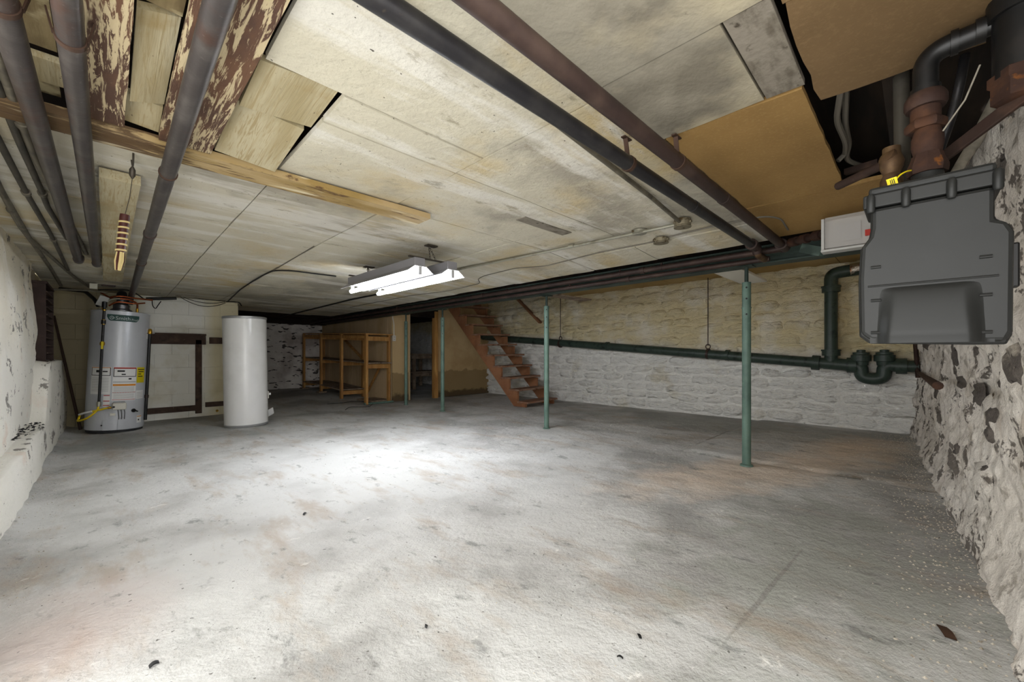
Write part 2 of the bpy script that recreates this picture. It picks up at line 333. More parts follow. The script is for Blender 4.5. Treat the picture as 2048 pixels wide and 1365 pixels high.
mat('rust_dark', '332620', .7, .3, mix=[('4f3a2e', ln(scale=12, lo=.5, hi=.7, detail=8)), ('33211c', ln(scale=7, lo=.5, hi=.7, detail=7, seed=4))], bump=[(40, .4, .003, dict(detail=7))])
mat('old_bronze', '5b4632', .6, .5, mix=[('77603f', ln(scale=16, lo=.5, hi=.7, detail=7)), ('37281c', ln(scale=12, lo=.5, hi=.7, detail=7, seed=3))])
mat('meter_grey', '242524', .45, .1, mix=[('1f201f', ln(scale=2, lo=.45, hi=.65, detail=4)), ('6a5a45', ln(scale=9, lo=.72, hi=.8, detail=6, amt=.5))], bump=[(160, .12, .001, dict(detail=3))])
mat('clear_plastic', 'd2cfcb', .15, 0, spec=.5, alpha=.38)
mat('grey_plastic', 'b4b4b0', .5)
mat('foil', 'b9b2a8', .25, .9, mix=[('8b5a2b', ln(scale=14, lo=.55, hi=.65, detail=6))], bump=[(22, .9, .02, dict(detail=5))])
mat('tube_light', 'f4f8ff', .5, emit=TUBE_POWER)
mat('reflector_white', 'e6e6e6', .4)
mat('housing', '87868a', .5, .2)
mat('trim_brown', '46352b', .7, mix=[('5a473a', ln(scale=7, lo=.5, hi=.68, detail=7)), ('2d211b', ln(scale=10, lo=.55, hi=.7, detail=7, seed=3)), ('8d8373', ln(scale=16, lo=.68, hi=.74, detail=6, seed=6, amt=.6))])
mat('grille_brown', '33231d', .6, mix=[('44312a', ln(scale=8, lo=.5, hi=.7, detail=7))])
mat('stick_wood', '3a2a22', .6)
mat('handle_red', '3f1c18', .5)
mat('cord_cream', 'b7a572', .8)
mat('cable_black', '1c1a18', .6)
mat('cable_grey', '6f6a60', .6)
mat('rod_white', '8f897c', .7, mix=[('6b665b', ln(scale=20, lo=.5, hi=.7, detail=6))])
mat('old_leaf', '4a3426', .8)
mat('crumb', 'bdb5a6', .9, mix=[('8e8577', ln(scale=40, lo=.45, hi=.6, detail=3)), ('4a4239', ln(scale=60, lo=.62, hi=.68, detail=3, seed=3))])
mat('wire', '4a443c', .5, .6)


# ================================================================== THE SETTING
# ---- floor
def floor_fn(u, v):
    x = -.62 + u * 7.9; y = -.45 + v * 12.4
    h = zf(x, y) + .010 * nz(x, y, 0, 1.3) + .005 * nz(x, y, 3, 4) - .006
    if 1.3 < x < 2.7 and abs(y - .45) < .03: h -= .007
    h += .07 * sm((.12 - (y - (-.016 - (6.49 - x) * .06))) / .3) * .6      # rubble silted against the right wall
    h += .03 * sm((-.30 - x) / .12)
    return V((x, y, h))
floor = struct(G().grid(floor_fn, 176, 276).build('floor', 'floor', base='origin', smooth=180))
# ---- outer deck over everything and the cavity between joists
ceil = G().bb(-.75, 4.3, -.5, 11.9, 2.16, 2.22).build('ceiling', 'cavity_wood', base='origin', smooth=0)
struct(ceil)
for i in range(9):
    y0 = -.38 + i * .42
    G().bb(-.7, 4.1, y0, y0 + .05, 1.99, 2.16).build('joist', 'cavity_wood', ceil, smooth=0)
def panel(x0, x1, y0, y1, m, dz=0.0, th=.022, gap=.0042, tilt=(0, 0), name='panel', parent=None, wob=.006, rag=0):
    j = random.uniform(-.003, .003); sd = random.uniform(0, 50)
    nx = max(2, int((x1 - x0) / .09)); ny = max(2, int((y1 - y0) / .09))
    x0 += gap; x1 -= gap; y0 += gap; y1 -= gap
    def f(u, v, t):
        x = x0 + u * (x1 - x0); y = y0 + v * (y1 - y0)
        e = 0
        if rag:
            if v < .001 or v > .999: y += rag * nz(x, sd, 0, 9)
            if u < .001 or u > .999: x += rag * nz(y, sd, 5, 9)
        return V((x, y, zc(x, y) - dz + j + wob * nz(x, y, sd, 2.2) + tilt[0] * (u - .5) + tilt[1] * (v - .5) + t))
    g = G(); g.grid(lambda u, v: f(u, v, 0), nx, ny, True); g.grid(lambda u, v: f(u, v, th), nx, ny)
    n1 = (nx + 1) * (ny + 1)
    idx = lambda i, k: k * (nx + 1) + i
    edge = [idx(i, 0) for i in range(nx)] + [idx(nx, k) for k in range(ny)] + [idx(i, ny) for i in range(nx, 0, -1)] + [idx(0, k) for k in range(ny, 0, -1)]
    for a, b in zip(edge, edge[1:] + edge[:1]): g.f.append((a, b, b + n1, a + n1))
    return g.build(name, m, parent or ceil, smooth=35)
XS = [-.56, .64, 1.3, 2.45, 3.22, 3.67]
YS = [2.42, 3.6, 4.85, 6.1, 7.25, 8.2, 9.6]
for yi in range(len(YS) - 1):
    for xi in range(len(XS) - 1):
        panel(XS[xi], XS[xi + 1], YS[yi], YS[yi + 1], 'ceiling_paint', rag=.02 if xi == 4 else 0)
for x0, x1, y0, y1 in ((.36, 1.3, .8, 1.5), (.62, 1.3, 1.5, 1.72), (1.3, 2.45, .8, 1.72), (2.45, 3.22, .8, 1.72), (3.22, 3.67, .8, 1.72),
                       (.62, 1.3, 1.72, 2.42), (1.3, 2.45, 1.72, 2.42), (2.45, 3.22, 1.72, 2.42), (3.22, 3.67, 1.72, 2.42), (-.2, .36, .27, 1.0)):
    panel(x0, x1, y0, y1, 'ceiling_paint')
for x0, x1, y0, y1 in ((.36, 1.25, .27, .8), (1.25, 1.74, .40, .8)):
    panel(x0, x1, y0, y1, 'ceiling_grey')
tag(panel(1.25, 1.74, .275, .40, 'bare_patch'), 'bare unpainted grey board end')
panel(1.75, 2.92, .285, .79, 'hardboard', dz=.004, wob=.012, rag=.006)
panel(2.93, 3.62, -.1, .80, 'hardboard', dz=.002, wob=.01, rag=.01)
panel(.25, 1.30, -.30, .262, 'hardboard_dull', dz=.003, wob=.01)
panel(1.302, 1.90, -.15, .262, 'hardboard_dull', dz=.003, wob=.01, rag=.014)
panel(2.04, 2.58, 1.91, 2.01, 'bare_patch', dz=.004, th=.006, name='bare_strip')
# loose planks between the old joists, upper left
for x0, x1, y0, y1, m, dz, tl in ((.06, .16, .9, 1.52, 'dirty_wood', -.03, (0, .0)), (.055, .16, 1.54, 2.06, 'cream_wood', -.010, (.03, -.035)),
                                  (.045, .16, 2.09, 2.30, 'cream_wood', -.012, (-.01, -.02)), (.35, .615, 1.515, 1.82, 'cream_wood', -.010, (.02, -.02)),
                                  (.345, .60, 1.85, 2.285, 'cream_wood', .006, (-.02, -.045)), (-.34, -.11, .9, 1.98, 'dirty_wood', -.03, (0, 0)),
                                  (-.34, -.105, 2.02, 2.2, 'cream_wood', -.015, (0, 0)), (-.34, -.12, 2.2, 2.33, 'dirty_wood', -.03, (0, 0)),
                                  (-.62, -.34, .6, 2.4, 'dirty_wood', -.01, (0, 0))):
    panel(x0, x1, y0, y1, m, dz=dz, tilt=tl, name='plank', wob=.003)
def plankbox(x0, x1, y0, y1, z0, z1, m, name='plank', amp=.004, follow=0):
    g = G(); ny = max(2, int((y1 - y0) / .12)); nx = max(1, int((x1 - x0) / .12))
    sd = random.uniform(0, 40)
    f = lambda z: (lambda u, v: V((x0 + u * (x1 - x0) + amp * nz(y0 + v * (y1 - y0), sd, 0, 5), y0 + v * (y1 - y0) + amp * nz(x0 + u * (x1 - x0), sd, 4, 5), z + amp * .6 * nz(u * 3, v * 4, sd) + follow * (zc(x0, y0 + v * (y1 - y0)) - zc(x0, y0)))))
    g.grid(f(z0), nx, ny, True); g.grid(f(z1), nx, ny)
    n1 = (nx + 1) * (ny + 1); idx = lambda i, k: k * (nx + 1) + i
    edge = [idx(i, 0) for i in range(nx)] + [idx(nx, k) for k in range(ny)] + [idx(i, ny) for i in range(nx, 0, -1)] + [idx(0, k) for k in range(ny, 0, -1)]
    for a, b in zip(edge, edge[1:] + edge[:1]): g.f.append((a, b, b + n1, a + n1))
    return g
tag(plankbox(-.105, .05, .8, 2.285, 1.925, 1.95, 'peeling').build('peeling_plank', 'peeling', smooth=35), 'brown ceiling board shedding cream paint, left of two, above iron pipe', 'board', 'peeling ceiling boards')
tag(plankbox(.155, .335, .8, 2.285, 1.915, 1.945, 'peeling').build('peeling_plank', 'peeling', smooth=35), 'brown ceiling board shedding cream paint, right of two, beside plaster', 'board', 'peeling ceiling boards')
tag(plankbox(-.5, 1.53, 2.30, 2.47, 1.905, 1.94, 'peeling_strip').build('nailing_strip', 'peeling_strip', smooth=35), 'long flaking cream board nailed across the ceiling', 'board')
tag(plankbox(-.03, .125, 2.9, 6.5, 1.89, 1.94, 'cream_wood', follow=1).build('grained_plank', 'cream_wood', smooth=35), 'wide cream grained board on ceiling behind hanging corded handle', 'board')

# ---- left wall
def wl(u, v):
    y = 1.9 + u * 6.5; z = -.06 + v * 2.05
    x = -.505 - .07 * sm((y - 6.3) / .2) * sm((z - .8) / .15) + .030 * nz(y, z, 0, 1.5) + .014 * nz(y, z, 7, 5) + .006 * nz(y, z, 2, 14)
    x -= .04 * sm((z - 1.2) / .8)
    return V((x, y, z))
wall_left = struct(G().grid(wl, 150, 44).build('wall_left', 'left_plaster', base='origin', smooth=180))
def ledge(y0, y1, top, xf, name):
    def f(u, v):
        y = y0 + u * (y1 - y0)
        if v < .6: z = -.05 + (v / .6) * (top(y) + .05); x = xf + .05 * (1 - v / .6) ** 2 * 0
        else: z = top(y) + .02 * (v - .6); x = xf - (v - .6) / .4 * .3
        rn = .02 * sm(1 - abs(v - .6) * 6)
        x += .020 * nz(y, z, 3, 2.2) + .008 * nz(y, z, 1, 8) - rn * .6; z += .014 * nz(y, x, 9, 4) - rn * .5
        return V((x, y, z))
    g = G().grid(f, int((y1 - y0) / .05), 30)
    return g.build(name, 'left_plaster', wall_left, smooth=180)
ledge(1.9, 8.3, lambda y: .33 + .03 * sm((y - 4) / 2) + .57 * sm((y - 5.75) / .45), -.395, 'ledge')
# ---- window in the left wall, a slatted brown box
win = thing('window_1', (-.5, 6.9, .92), None, None); win['kind'] = 'structure'
g = G(); g.bb(-.56, -.455, 6.49, 6.51, .92, 1.76); g.build('side_board', 'grille_brown', win, smooth=0, bevel=.004)
G().bb(-.56, -.445, 6.48, 7.30, 1.745, 1.77).build('head_board', 'grille_brown', win, smooth=0, bevel=.004)
G().bb(-.56, -.44, 6.47, 7.30, .905, .93).build('sill', 'grille_brown', win, smooth=0, bevel=.004)
G().bb(-.56, -.45, 7.26, 7.28, .92, 1.76).build('side_board', 'grille_brown', win, smooth=0)
G().bb(-.60, -.54, 6.5, 7.27, .92, 1.76).build('pane', 'black', win, smooth=0)
for i in range(1, 10):
    z = .93 + i * .0815
    G().bb(-.475, -.448, 6.51, 7.26, z - .006, z + .006).build('slat', 'trim_brown', win, smooth=0)
# ---- heater wall of painted blocks
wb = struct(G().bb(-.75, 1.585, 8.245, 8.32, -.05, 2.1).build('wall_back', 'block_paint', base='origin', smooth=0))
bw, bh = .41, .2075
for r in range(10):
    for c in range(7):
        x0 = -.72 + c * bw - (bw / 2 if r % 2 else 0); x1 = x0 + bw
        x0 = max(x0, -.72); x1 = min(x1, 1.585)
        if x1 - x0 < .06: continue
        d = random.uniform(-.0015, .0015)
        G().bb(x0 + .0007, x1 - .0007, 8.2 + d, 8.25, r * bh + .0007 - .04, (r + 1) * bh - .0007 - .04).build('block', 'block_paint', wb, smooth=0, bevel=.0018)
struct(G().bb(1.53, 1.585, 8.32, 11.8, -.05, 2.1).build('wall_return', 'block_paint', base='origin', smooth=0))
# brown boards on that wall
YW = 8.165
def wallboard(name, p0, p1, th=.035):
    a = at(*p0, Y=YW); b = at(*p1, Y=YW)
    return struct(G().bb(a.x, b.x, YW - .0, 8.2, max(a.z, .02), b.z).build(name, 'trim_brown', smooth=0, bevel=.004))
wallboard('trim_1', (287, 688), (412, 671)); wallboard('trim_2', (391, 828), (404, 680))
wallboard('trim_3', (290, 830), (392, 811)); wallboard('trim_4', (419, 688), (460, 676)); wallboard('trim_5', (411, 815), (460, 802))
struct(G().bb(*(at(310, 667, Y=YW).x, at(412, 667, Y=YW).x), 8.13, 8.2, at(350, 671, Y=YW).z, at(350, 667, Y=YW).z).build('trim_6', 'trim_brown', smooth=0))
# ---- far wall of the alcove and store
def fa(u, v):
    x = 1.5 + u * 5.8; z = -.05 + v * 2.3
    return V((x, 11.78 - .025 * nz(x, z, 0, 2.5) - .02 * nz(x * .5, z, 3, 8), z))
struct(G().grid(fa, 120, 50).build('wall_alcove', 'far_brick', base='origin', smooth=180))
G().bb(1.6, 4.2, 11.3, 11.45, 1.78, 2.0).build('joist', 'cavity_wood', ceil, smooth=0)
for i in range(4): G().bb(1.6, 4.1, 9.75 + i * .42, 9.80 + i * .42, 1.9, 2.15).build('joist', 'cavity_wood', ceil, smooth=0)
# ---- board partition and the store front
wp = struct(G().bb(4.27, 4.31, 7.85, 11.75, -.02, 2.05).build('wall_partition', 'partition', base='origin', smooth=0))
for i in range(22):
    y0 = 7.84 + i * .178
    G().bb(4.25 + random.uniform(-.002, .002), 4.272, y0 + .0015, y0 + .1765, -.02, 2.0).build('board', 'partition', wp, smooth=0)
wf = struct(G().bb(4.25, 4.65, 7.81, 7.835, .0, 1.98).build('wall_front', 'partition_dark_foot', base='origin', smooth=0))
struct(G().bb(5.40, 7.0, 7.86, 7.90, .0, 3.2).build('wall_closet', 'partition_dark_foot', base='origin', smooth=0))
struct(G().bb(5.30, 5.40, 7.80, 7.91, -.01, 1.98).build('trim_7', 'pine', smooth=0, bevel=.004))
struct(G().bb(4.63, 4.67, 7.80, 7.90, .0, 1.98).build('trim_8', 'partition', smooth=0, bevel=.004))
# ---- rubble wall behind the stair and drain
def fx(y, z): return 7.0 + .03 * nz(y, z, 0, 1.1) + .015 * nz(y, z, 4, 3.5)
def fs(u, v):
    y = -.45 + u * 12.6; z = -.06 + v * 3.4
    return V((fx(y, z) + .02 * nz(y * .7, z * 1.6, 9, 6), y, z))
wall_far = struct(G().grid(fs, 260, 78, True).build('wall_far', 'whitewashed_stone', base='origin', smooth=180))
def dome(seed, nu=5, nv=4, rd=3.2):
    """a rounded stone face, unit wide and high, bulging one unit along +Z"""
    rnd = random.Random(seed); g = G(); jit = {}
    def f(u, v):
        a = (u - .5) * 2; b = (v - .5) * 2
        e = 1 - max(abs(a), abs(b)) ** 4
        k = max(abs(a), abs(b)); q = math.sqrt(a * a + b * b) or 1
        sc = (1 - .12 * (k ** 2) * (min(abs(a), abs(b)) / max(k, .01)))
        jx = rnd.uniform(-.05, .05); jy = rnd.uniform(-.06, .06); a, b = a * math.sqrt(1 - b * b / rd), b * math.sqrt(1 - a * a / rd)
        return V((a * .5 * sc + jx, b * .5 * sc + jy, (.75 + rnd.uniform(-.2, .3)) * max(e, 0) - .18 * (k > .98)))
    g.grid(f, nu, nv); return g
def meshes(m, n, s0): return [dome(s0 + i, 6, 4, 5).mesh('stone', m, smooth=180) for i in range(n)]
wm = meshes('whitewashed_stone', 14, 100)
z = .02
cnt = 0
rs = random.Random(5)
while z < 2.36:
    h = rs.uniform(.12, .2)
    y = -.1 + rs.uniform(-.2, 0)
    while y < 8.3:
        w = rs.uniform(.26, .55)
        if cnt < 300 and y + w > -.05 and not (y > 7.7 and z < 1.9 and False):
            o = bpy.data.objects.new('stone', rs.choice(wm)); COL.objects.link(o); o.parent = wall_far
            cy, cz = y + w / 2, z + h / 2
            o.location = (fx(cy, cz) + rs.uniform(.005, .03), cy, cz)
            o.rotation_euler = (math.radians(90), rs.uniform(-.12, .12), math.radians(-90))
            o.scale = (w * 1.1, h * 1.12, rs.uniform(.07, .13)); cnt += 1
        y += w
    z += h
# ---- right wall, close to the camera
def wy(x): return -.016 - (6.49 - x) * .06
def ry(x, z):
    b = .06 * sm((.35 - z) / .4)
    return wy(x) + b + .045 * nz(x, z, 0, 1.7) + .028 * nz(x, z, 5, 4.5) + .016 * nz(x, z, 8, 11) + .009 * nz(x, z, 2, 24) + .02 * (abs(nz(x, z, 12, 3.2)) - .2) - .02
def fr(u, v):
    x = .95 + u * 6.25; z = -.06 + v * 2.2
    return V((x, ry(x, z), z))
wall_right = struct(G().grid(fr, 420, 136, True).build('wall_right', 'rough_wall', base='origin', smooth=180))
dm = [dome(300 + i, 5, 5).mesh('stone', 'dark_stone', smooth=180) for i in range(10)]
lm = [dome(330 + i, 5, 5).mesh('stone', 'rough_wall', smooth=180) for i in range(10)]
rs = random.Random(11)
def rstone(x, z, w, h, p, dark):
    o = bpy.data.objects.new('stone', rs.choice(dm if dark else lm)); COL.objects.link(o); o.parent = wall_right
    o.location = (x, ry(x, z) - .01, z); o.rotation_euler = (math.radians(90), rs.uniform(-.5, .5), math.radians(180)); o.scale = (w, h, p)
for px, py, w, h in ((1932, 705, .34, .2), (1990, 790, .34, .16), (2035, 760, .12, .12), (1905, 735, .25, .14), (2030, 870, .14, .1), (1885, 830, .3, .14), (1985, 700, .15, .1), (1868, 790, .3, .2), (2040, 560, .09, .1), (2030, 955, .12, .09), (1960, 905, .16, .09)):
    p = at(px, py, Y=-.16); x = min(p.x, 6.5); p = at(px, py, Y=wy(x)); rstone(p.x, p.z, w, h, .03, True)
for i in range(70):
    x = 1.15 + 5.65 * rs.random(); z = .25 + 1.6 * rs.random()
    rstone(x, z, rs.uniform(.14, .36), rs.uniform(.1, .22), rs.uniform(.02, .05), rs.random() < .3)
# ---- ceiling over the stair side, one step higher
cu = struct(G().bb(4.27, 7.2, -.5, 5.25, 2.27, 2.31).build('ceiling_upper', 'upper_ceiling', base='origin', smooth=0))
for i in range(5): G().bb(4.27, 7.1, -.4 + i * 1.13, -.4 + (i + 1) * 1.13 - .006, 2.225, 2.27).build('panel', 'upper_ceiling', cu, smooth=0)
struct(G().bb(4.25, 4.29, -.5, 11.8, 1.97, 3.3).build('wall_header', 'cavity_wood', base='origin', smooth=0))
struct(G().bb(4.2, 7.3, 5.1, 8.0, 3.2, 3.25).build('added_stairwell_ceiling', 'cavity_wood', base='origin', smooth=0))  # unseen lid, added to keep outside light from falling down the stair
struct(G().bb(4.29, 7.2, 5.2, 5.25, 2.31, 3.25).build('trim_9', 'cavity_wood', base='origin', smooth=0))
struct(G().bb(4.3, 7.1, 7.9, 11.8, 2.0, 2.05).build('ceiling_store', 'cavity_wood', base='origin', smooth=0))
struct(G().bb(4.25, 5.42, 7.86, 7.90, 1.97, 3.25).build('added_stairwell_wall', 'cavity_wood', base='origin', smooth=0))  # unseen wall added above the doorway to stop a light leak
struct(G().bb(4.65, 5.40, 7.81, 7.86, 1.83, 2.02).build('trim_10', 'cavity_wood', base='origin', smooth=0))

# ================================================================== THE THINGS
# ---- shop lights on chains
def shop_light(xc, y0, y1, label):
    zb = 1.69
    t = thing('shop_light', (xc, (y0 + y1) / 2, zb), label, 'light', 'shop lights on chains')
    hw = .125
    out = [(-hw, zb), (-.058, zb + .052), (.058, zb + .052), (hw, zb)]
    inn = [(hw - .003, zb), (.056, zb + .049), (-.056, zb + .049), (-hw + .003, zb)]
    P = lambda q, y: [V((xc + a, y, b)) for a, b in q]
    sh = [(a * 1.006, b + .0015) for a, b in out]
    G().prism(P(sh + [(a, b) for a, b in reversed(out)], y0), (0, y1 - y0, 0)).build('shell', 'housing', t, smooth=0)
    G().prism(P(out + inn, y0), (0, y1 - y0, 0)).build('reflector', 'reflector_white', t, smooth=0)
    G().bb(xc - .05, xc + .05, y0 + .01, y1 - .01, zb + .0545, zb + .125).build('housing', 'housing', t, smooth=0, bevel=.003)
    G().tube([V((xc, y0 + .02, zb - .012)), V((xc, y1 + .02, zb - .012))], .019, 14).build('tube', 'tube_light', t)
    for y in (y0 + .012, y1 - .012):
        G().bb(xc - .015, xc + .015, y - .01, y + .01, zb - .020, zb + .048).build('lamp_holder', 'print_grey', t, smooth=0, bevel=.003)
    return t
shop_light(1.865, 2.95, 4.30, 'grey shop light with lit tubes, the one nearer the heater')
shop_light(2.150, 2.88, 4.25, 'grey shop light with lit tubes, the one nearer the stair')
for y, nm, lb in ((3.0, 'hanger_bar', 'flat steel bar across both shop lights, nearer end'), (4.18, 'hanger_bar', 'flat steel bar across both shop lights, far end')):
    t = thing(nm, (2.0, y, 1.818), lb, 'bar', 'shop light hanger bars')
    G().bb(1.78, 2.26, y - .012, y + .012, 1.817, 1.829).build('bar', 'wire', t, smooth=0, bevel=.002)
    G().bb(1.95, 2.05, y - .03, y + .03, zc(2, y) - .016, zc(2, y) - .006).build('ceiling_plate', 'wire', t, smooth=0)
    for k in range(2):
        a = V((1.98 + .0 * k, y, zc(2, y) - .01)); b = V((1.99 + .06 * k, y, 1.826)); n = 5
        for i in range(n):
            p = a.lerp(b, (i + .5) / n); d = (b - a).normalized(); side = V((1, 0, 0)) if i % 2 else V((0, 1, 0))
            side = (side - d * side.dot(d)).normalized(); L = (b - a).length / n * .62
            pts = [p + d * (L * math.cos(q)) + side * (.007 * math.sin(q)) for q in [j * math.pi / 5 for j in range(11)]]
            G().tube(pts, .0022, 6).build('chain_link', 'wire', t)
# ---- steel beam and posts
bx = 4.14
t = thing('steel_beam', (bx, 3.6, 1.8), 'long green painted steel beam carried by the green posts', 'beam')
G().bb(bx - .075, bx + .075, -.3, 11.6, 1.795, 1.81).build('bottom_flange', 'beam_green', t, smooth=0, bevel=.002)
G().bb(bx - .008, bx + .008, -.3, 11.6, 1.81, 1.94).build('web', 'beam_green', t, smooth=0)
G().bb(bx - .075, bx + .075, -.3, 11.6, 1.94, 1.955).build('top_flange', 'beam_green', t, smooth=0, bevel=.002)
def post(px, py, r, label, screw=True, x=None):
    p = at(px, py, z=zf(4.2, 1)); p = at(px, py, z=zf(p.x, p.y)); z0 = p.z - .01
    t = thing('steel_post', (p.x, p.y, z0), label, 'post', 'green steel posts under the beam')
    G().lathe((p.x, p.y, z0), [(r + .018, 0), (r + .016, .012), (r, .02)], 20).build('base_plate', 'post_green', t)
    G().lathe((p.x, p.y, z0 + .01), [(r, 0), (r, 1.64 - z0)], 24).build('pole', 'post_green', t)
    g = G(); ring(g, (p.x, p.y, 1.42), (0, 0, 1), r * .9, r * 1.0 + .004, .012); g.build('collar', 'post_green', t)
    for zz in (1.36, 1.5, 1.6):
        d = V((-p.x, -p.y, 0)).normalized()
        G().lathe(V((p.x, p.y, zz)) + d * (r * .9), [(.008, 0), (.008, r * .13)], 10, d).build('hole', 'black', t)
    if screw:
        G().lathe((p.x, p.y, 1.64), [(.016, 0), (.016, .15)], 16).build('jack_screw', 'beam_green', t)
    G().bb(p.x - .06, p.x + .06, p.y - .06, p.y + .06, 1.785, 1.795).build('top_plate', 'beam_green', t, smooth=0)
post(1493, 930, .036, 'green steel post nearest the camera, standing in dusty floor')
post(1093, 857, .034, 'green steel post in front of the stair foot')
post(885, 822, .034, 'green steel post in front of the closet wall')
post(812, 810, .032, 'green steel post at the store doorway, farthest back')
tag(G().bb(4.22, 5.15, 1.17, 1.42, 1.80, 1.825).build('brace_board', 'plastic_white', smooth=0, bevel=.003), 'pale board lying over the nearest post behind the beam', 'board')
tag(G().bb(4.22, 5.1, 3.42, 3.62, 1.80, 1.82).build('brace_board', 'dusty_board', smooth=0, bevel=.003), 'dark board lying over the second post behind the beam', 'board')
# ---- pair of heating mains under the beam
for k, (x, zz, rr, y0, lb) in enumerate(((3.80, 1.842, .026, .74, 'upper brown pipe running along the front of the beam'), (3.87, 1.790, .022, .86, 'lower brown pipe running along the front of the beam'))):
    t = thing('beam_pipe', (x, 5, zz - rr), lb, 'pipe', 'pipes along the beam')
    G().tube([V((x, y0, zz)), V((x, 11.5, zz - .01))], rr, 14).build('pipe', 'iron_brown', t)
    for y in (1.95, 4.4, 6.8):
        g = G(); ring(g, (x, y + k * .2, zz), (0, 1, 0), rr * .8, rr + .007, .05); g.build('coupling', 'iron_brown', t)
    for y in ((1.75, 2.2, 3.9) if k == 0 else (2.9,)):
        g = G(); ring(g, (x, y, zz), (0, 1, 0), rr * .9, rr + .003, .02)
        g.bb(x - .008, x + .008, y - .008, y + .008, zz + rr, zc(x, y) - .004); g.build('hanger', 'iron_brown', t)
# ---- the two dark mains crossing the ceiling
for nm, yy, m, xe, lb, tgt in (('ceiling_pipe', .895, 'iron_dark', 3.50, 'dark iron pipe crossing the ceiling, left of the pair', (3.87, 1.790)),
                               ('ceiling_pipe', .735, 'iron_brown', 3.66, 'brown iron pipe crossing the ceiling, right of the pair', (3.80, 1.842))):
    t = thing(nm, (1.8, yy, 1.80), lb, 'pipe', 'pair of pipes crossing the ceiling')
    G().tube([V((-.15, yy, 1.832)), V((xe, yy, 1.842))], .030, 20).build('pipe', m, t)
    g = G(); ring(g, (xe, yy, 1.842), (1, 0, 0), .026, .042, .05); g.build('coupling', 'iron_brown', t)
    G().tube(fillet([V((xe, yy, 1.842)), V((xe + .13, yy, 1.842)), V((xe + .15, yy, 1.80))] if yy > .8 else [V((xe, yy, 1.842)), V((xe + .14, yy, 1.842)), V((xe + .14, yy + .03, 1.842))], .05), .034, 16).build('elbow', 'iron_brown', t)
    if yy > .8: G().tube(fillet([V((xe + .15, yy, 1.82)), V((xe + .16, yy, 1.790)), V((tgt[0], yy, 1.790))], .03), .027, 14).build('connector', 'old_bronze', t)
    for xs in (1.62, 2.05) if yy > .8 else (1.76,):
        if xs == 2.05: continue
        g = G(); ring(g, (xs, yy, 1.837), (1, 0, 0), .029, .0335, .022); g.build('strap', 'strap', t)
        G().bar(V((xs, yy + .005, 1.868)), V((xs - .03, yy + .0, zc(xs, yy) - .012)), .004, .02, up=(0, 1, 0)).build('strap_tail', 'strap', t)
        G().bar(V((xs - .05, yy, zc(xs, yy) - .016)), V((xs + .01, yy, zc(xs, yy) - .014)), .02, .005).build('strap_foot', 'strap', t)
    g = G(); ring(g, (2.35, yy, 1.838), (1, 0, 0), .029, .0325, .04); g.build('pipe_joint', m, t)
# ---- conduit and round boxes of the ceiling
def conduit(name, pts, r, m, label, cat='conduit', group=None, rad=.06, couplings=()):
    t = thing(name, V(pts[0]), label, cat, group)
    G().tube(fillet(pts, rad), r, 10).build('run', m, t)
    for p, d in couplings:
        g = G(); ring(g, p, d, r * .8, r + .005, .05, 12); g.build('coupling', 'galvanised', t)
    return t
def boxround(px, py, r, h, m, label, yaw=0):
    p = atc(px, py, .02)
    z = zc(p.x, p.y) - .008
    t = thing('junction_box', (p.x, p.y, z - h), label, 'junction box', 'round boxes on the ceiling')
    G().lathe((p.x, p.y, z - h), [(r - .006, 0), (r, .006), (r, h), (r - .004, h)], 20).build('box', m, t)
    G().lathe((p.x, p.y, z - h - .005), [(r * .3, -.001), (r + .003, 0), (r + .003, .005), (r * .3, .006)], 20).build('cover', m, t)
    for k in range(3):
        a = k * 2.1 + .4
        G().lathe((p.x + r * .9 * math.cos(a), p.y + r * .9 * math.sin(a), z - h / 2), [(.01, 0), (.01, .016)], 10, (math.cos(a), math.sin(a), 0)).build('knockout', 'box_metal', t)
    return p, z - h / 2
pA, zA = boxround(1365, 443, .055, .05, 'box_metal', 'round steel ceiling box where two silver conduits meet')
boxround(1279, 464, .05, .022, 'galvanised', 'shallow round ceiling box with flat silver cover')
pC, zC = boxround(1322, 480, .055, .035, 'box_metal', 'round rusty ceiling box open to its wires')
cs = []
conduit('silver_conduit', [pA + V((0, .04, 0)) * 1 - V((0, 0, pA.z - zA)), V((2.82, 2.4, zc(2.8, 2.4) - .022)), V((2.74, 3.5, zc(2.74, 3.5) - .02)), V((2.72, 5.2, zc(2.72, 5.2) - .02))], .012, 'galvanised', 'silver conduit running from the round box towards the lamps', couplings=[(V((2.825, 2.1, zc(2.8, 2.1) - .022)), (0, 1, 0))])
conduit('silver_conduit', [V((pA.x - .05, pA.y, zA)), V((2.3, 1.12, zc(2.3, 1.1) - .02)), V((.9, 1.0, zc(.9, 1.0) - .02)), V((.45, .99, zc(.45, .99) - .02))], .0125, 'conduit', 'grey conduit running beside the dark ceiling pipe')
def onceil(pts, off=.008): return [atc(x, y, off) for x, y in pts]
def cable(name, pts, r, m, label, cat='cable', group=None):
    return tag(G().tube(fillet(pts, .08, 4), r, 7).build(name, m), label, cat, group)
cable('ceiling_cable', onceil([(1308, 484), (1200, 505), (1090, 533), (1030, 537), (968, 552), (955, 559), (961, 567), (900, 582), (820, 592), (700, 615)]), .005, 'cable_grey', 'painted-over cable wandering along the ceiling before the beam')
cable('ceiling_cable', onceil([(1338, 474), (1430, 452), (1530, 432), (1562, 437), (1576, 460)]), .006, 'cable_grey', 'painted-over cable bending down by the tan boards')
cable('ceiling_cable', onceil([(455, 604), (480, 580), (504, 564), (526, 551), (548, 541), (585, 542), (640, 549), (672, 553)], .012), .008, 'cable_black', 'dark cable pair leading across the ceiling to the lamps')
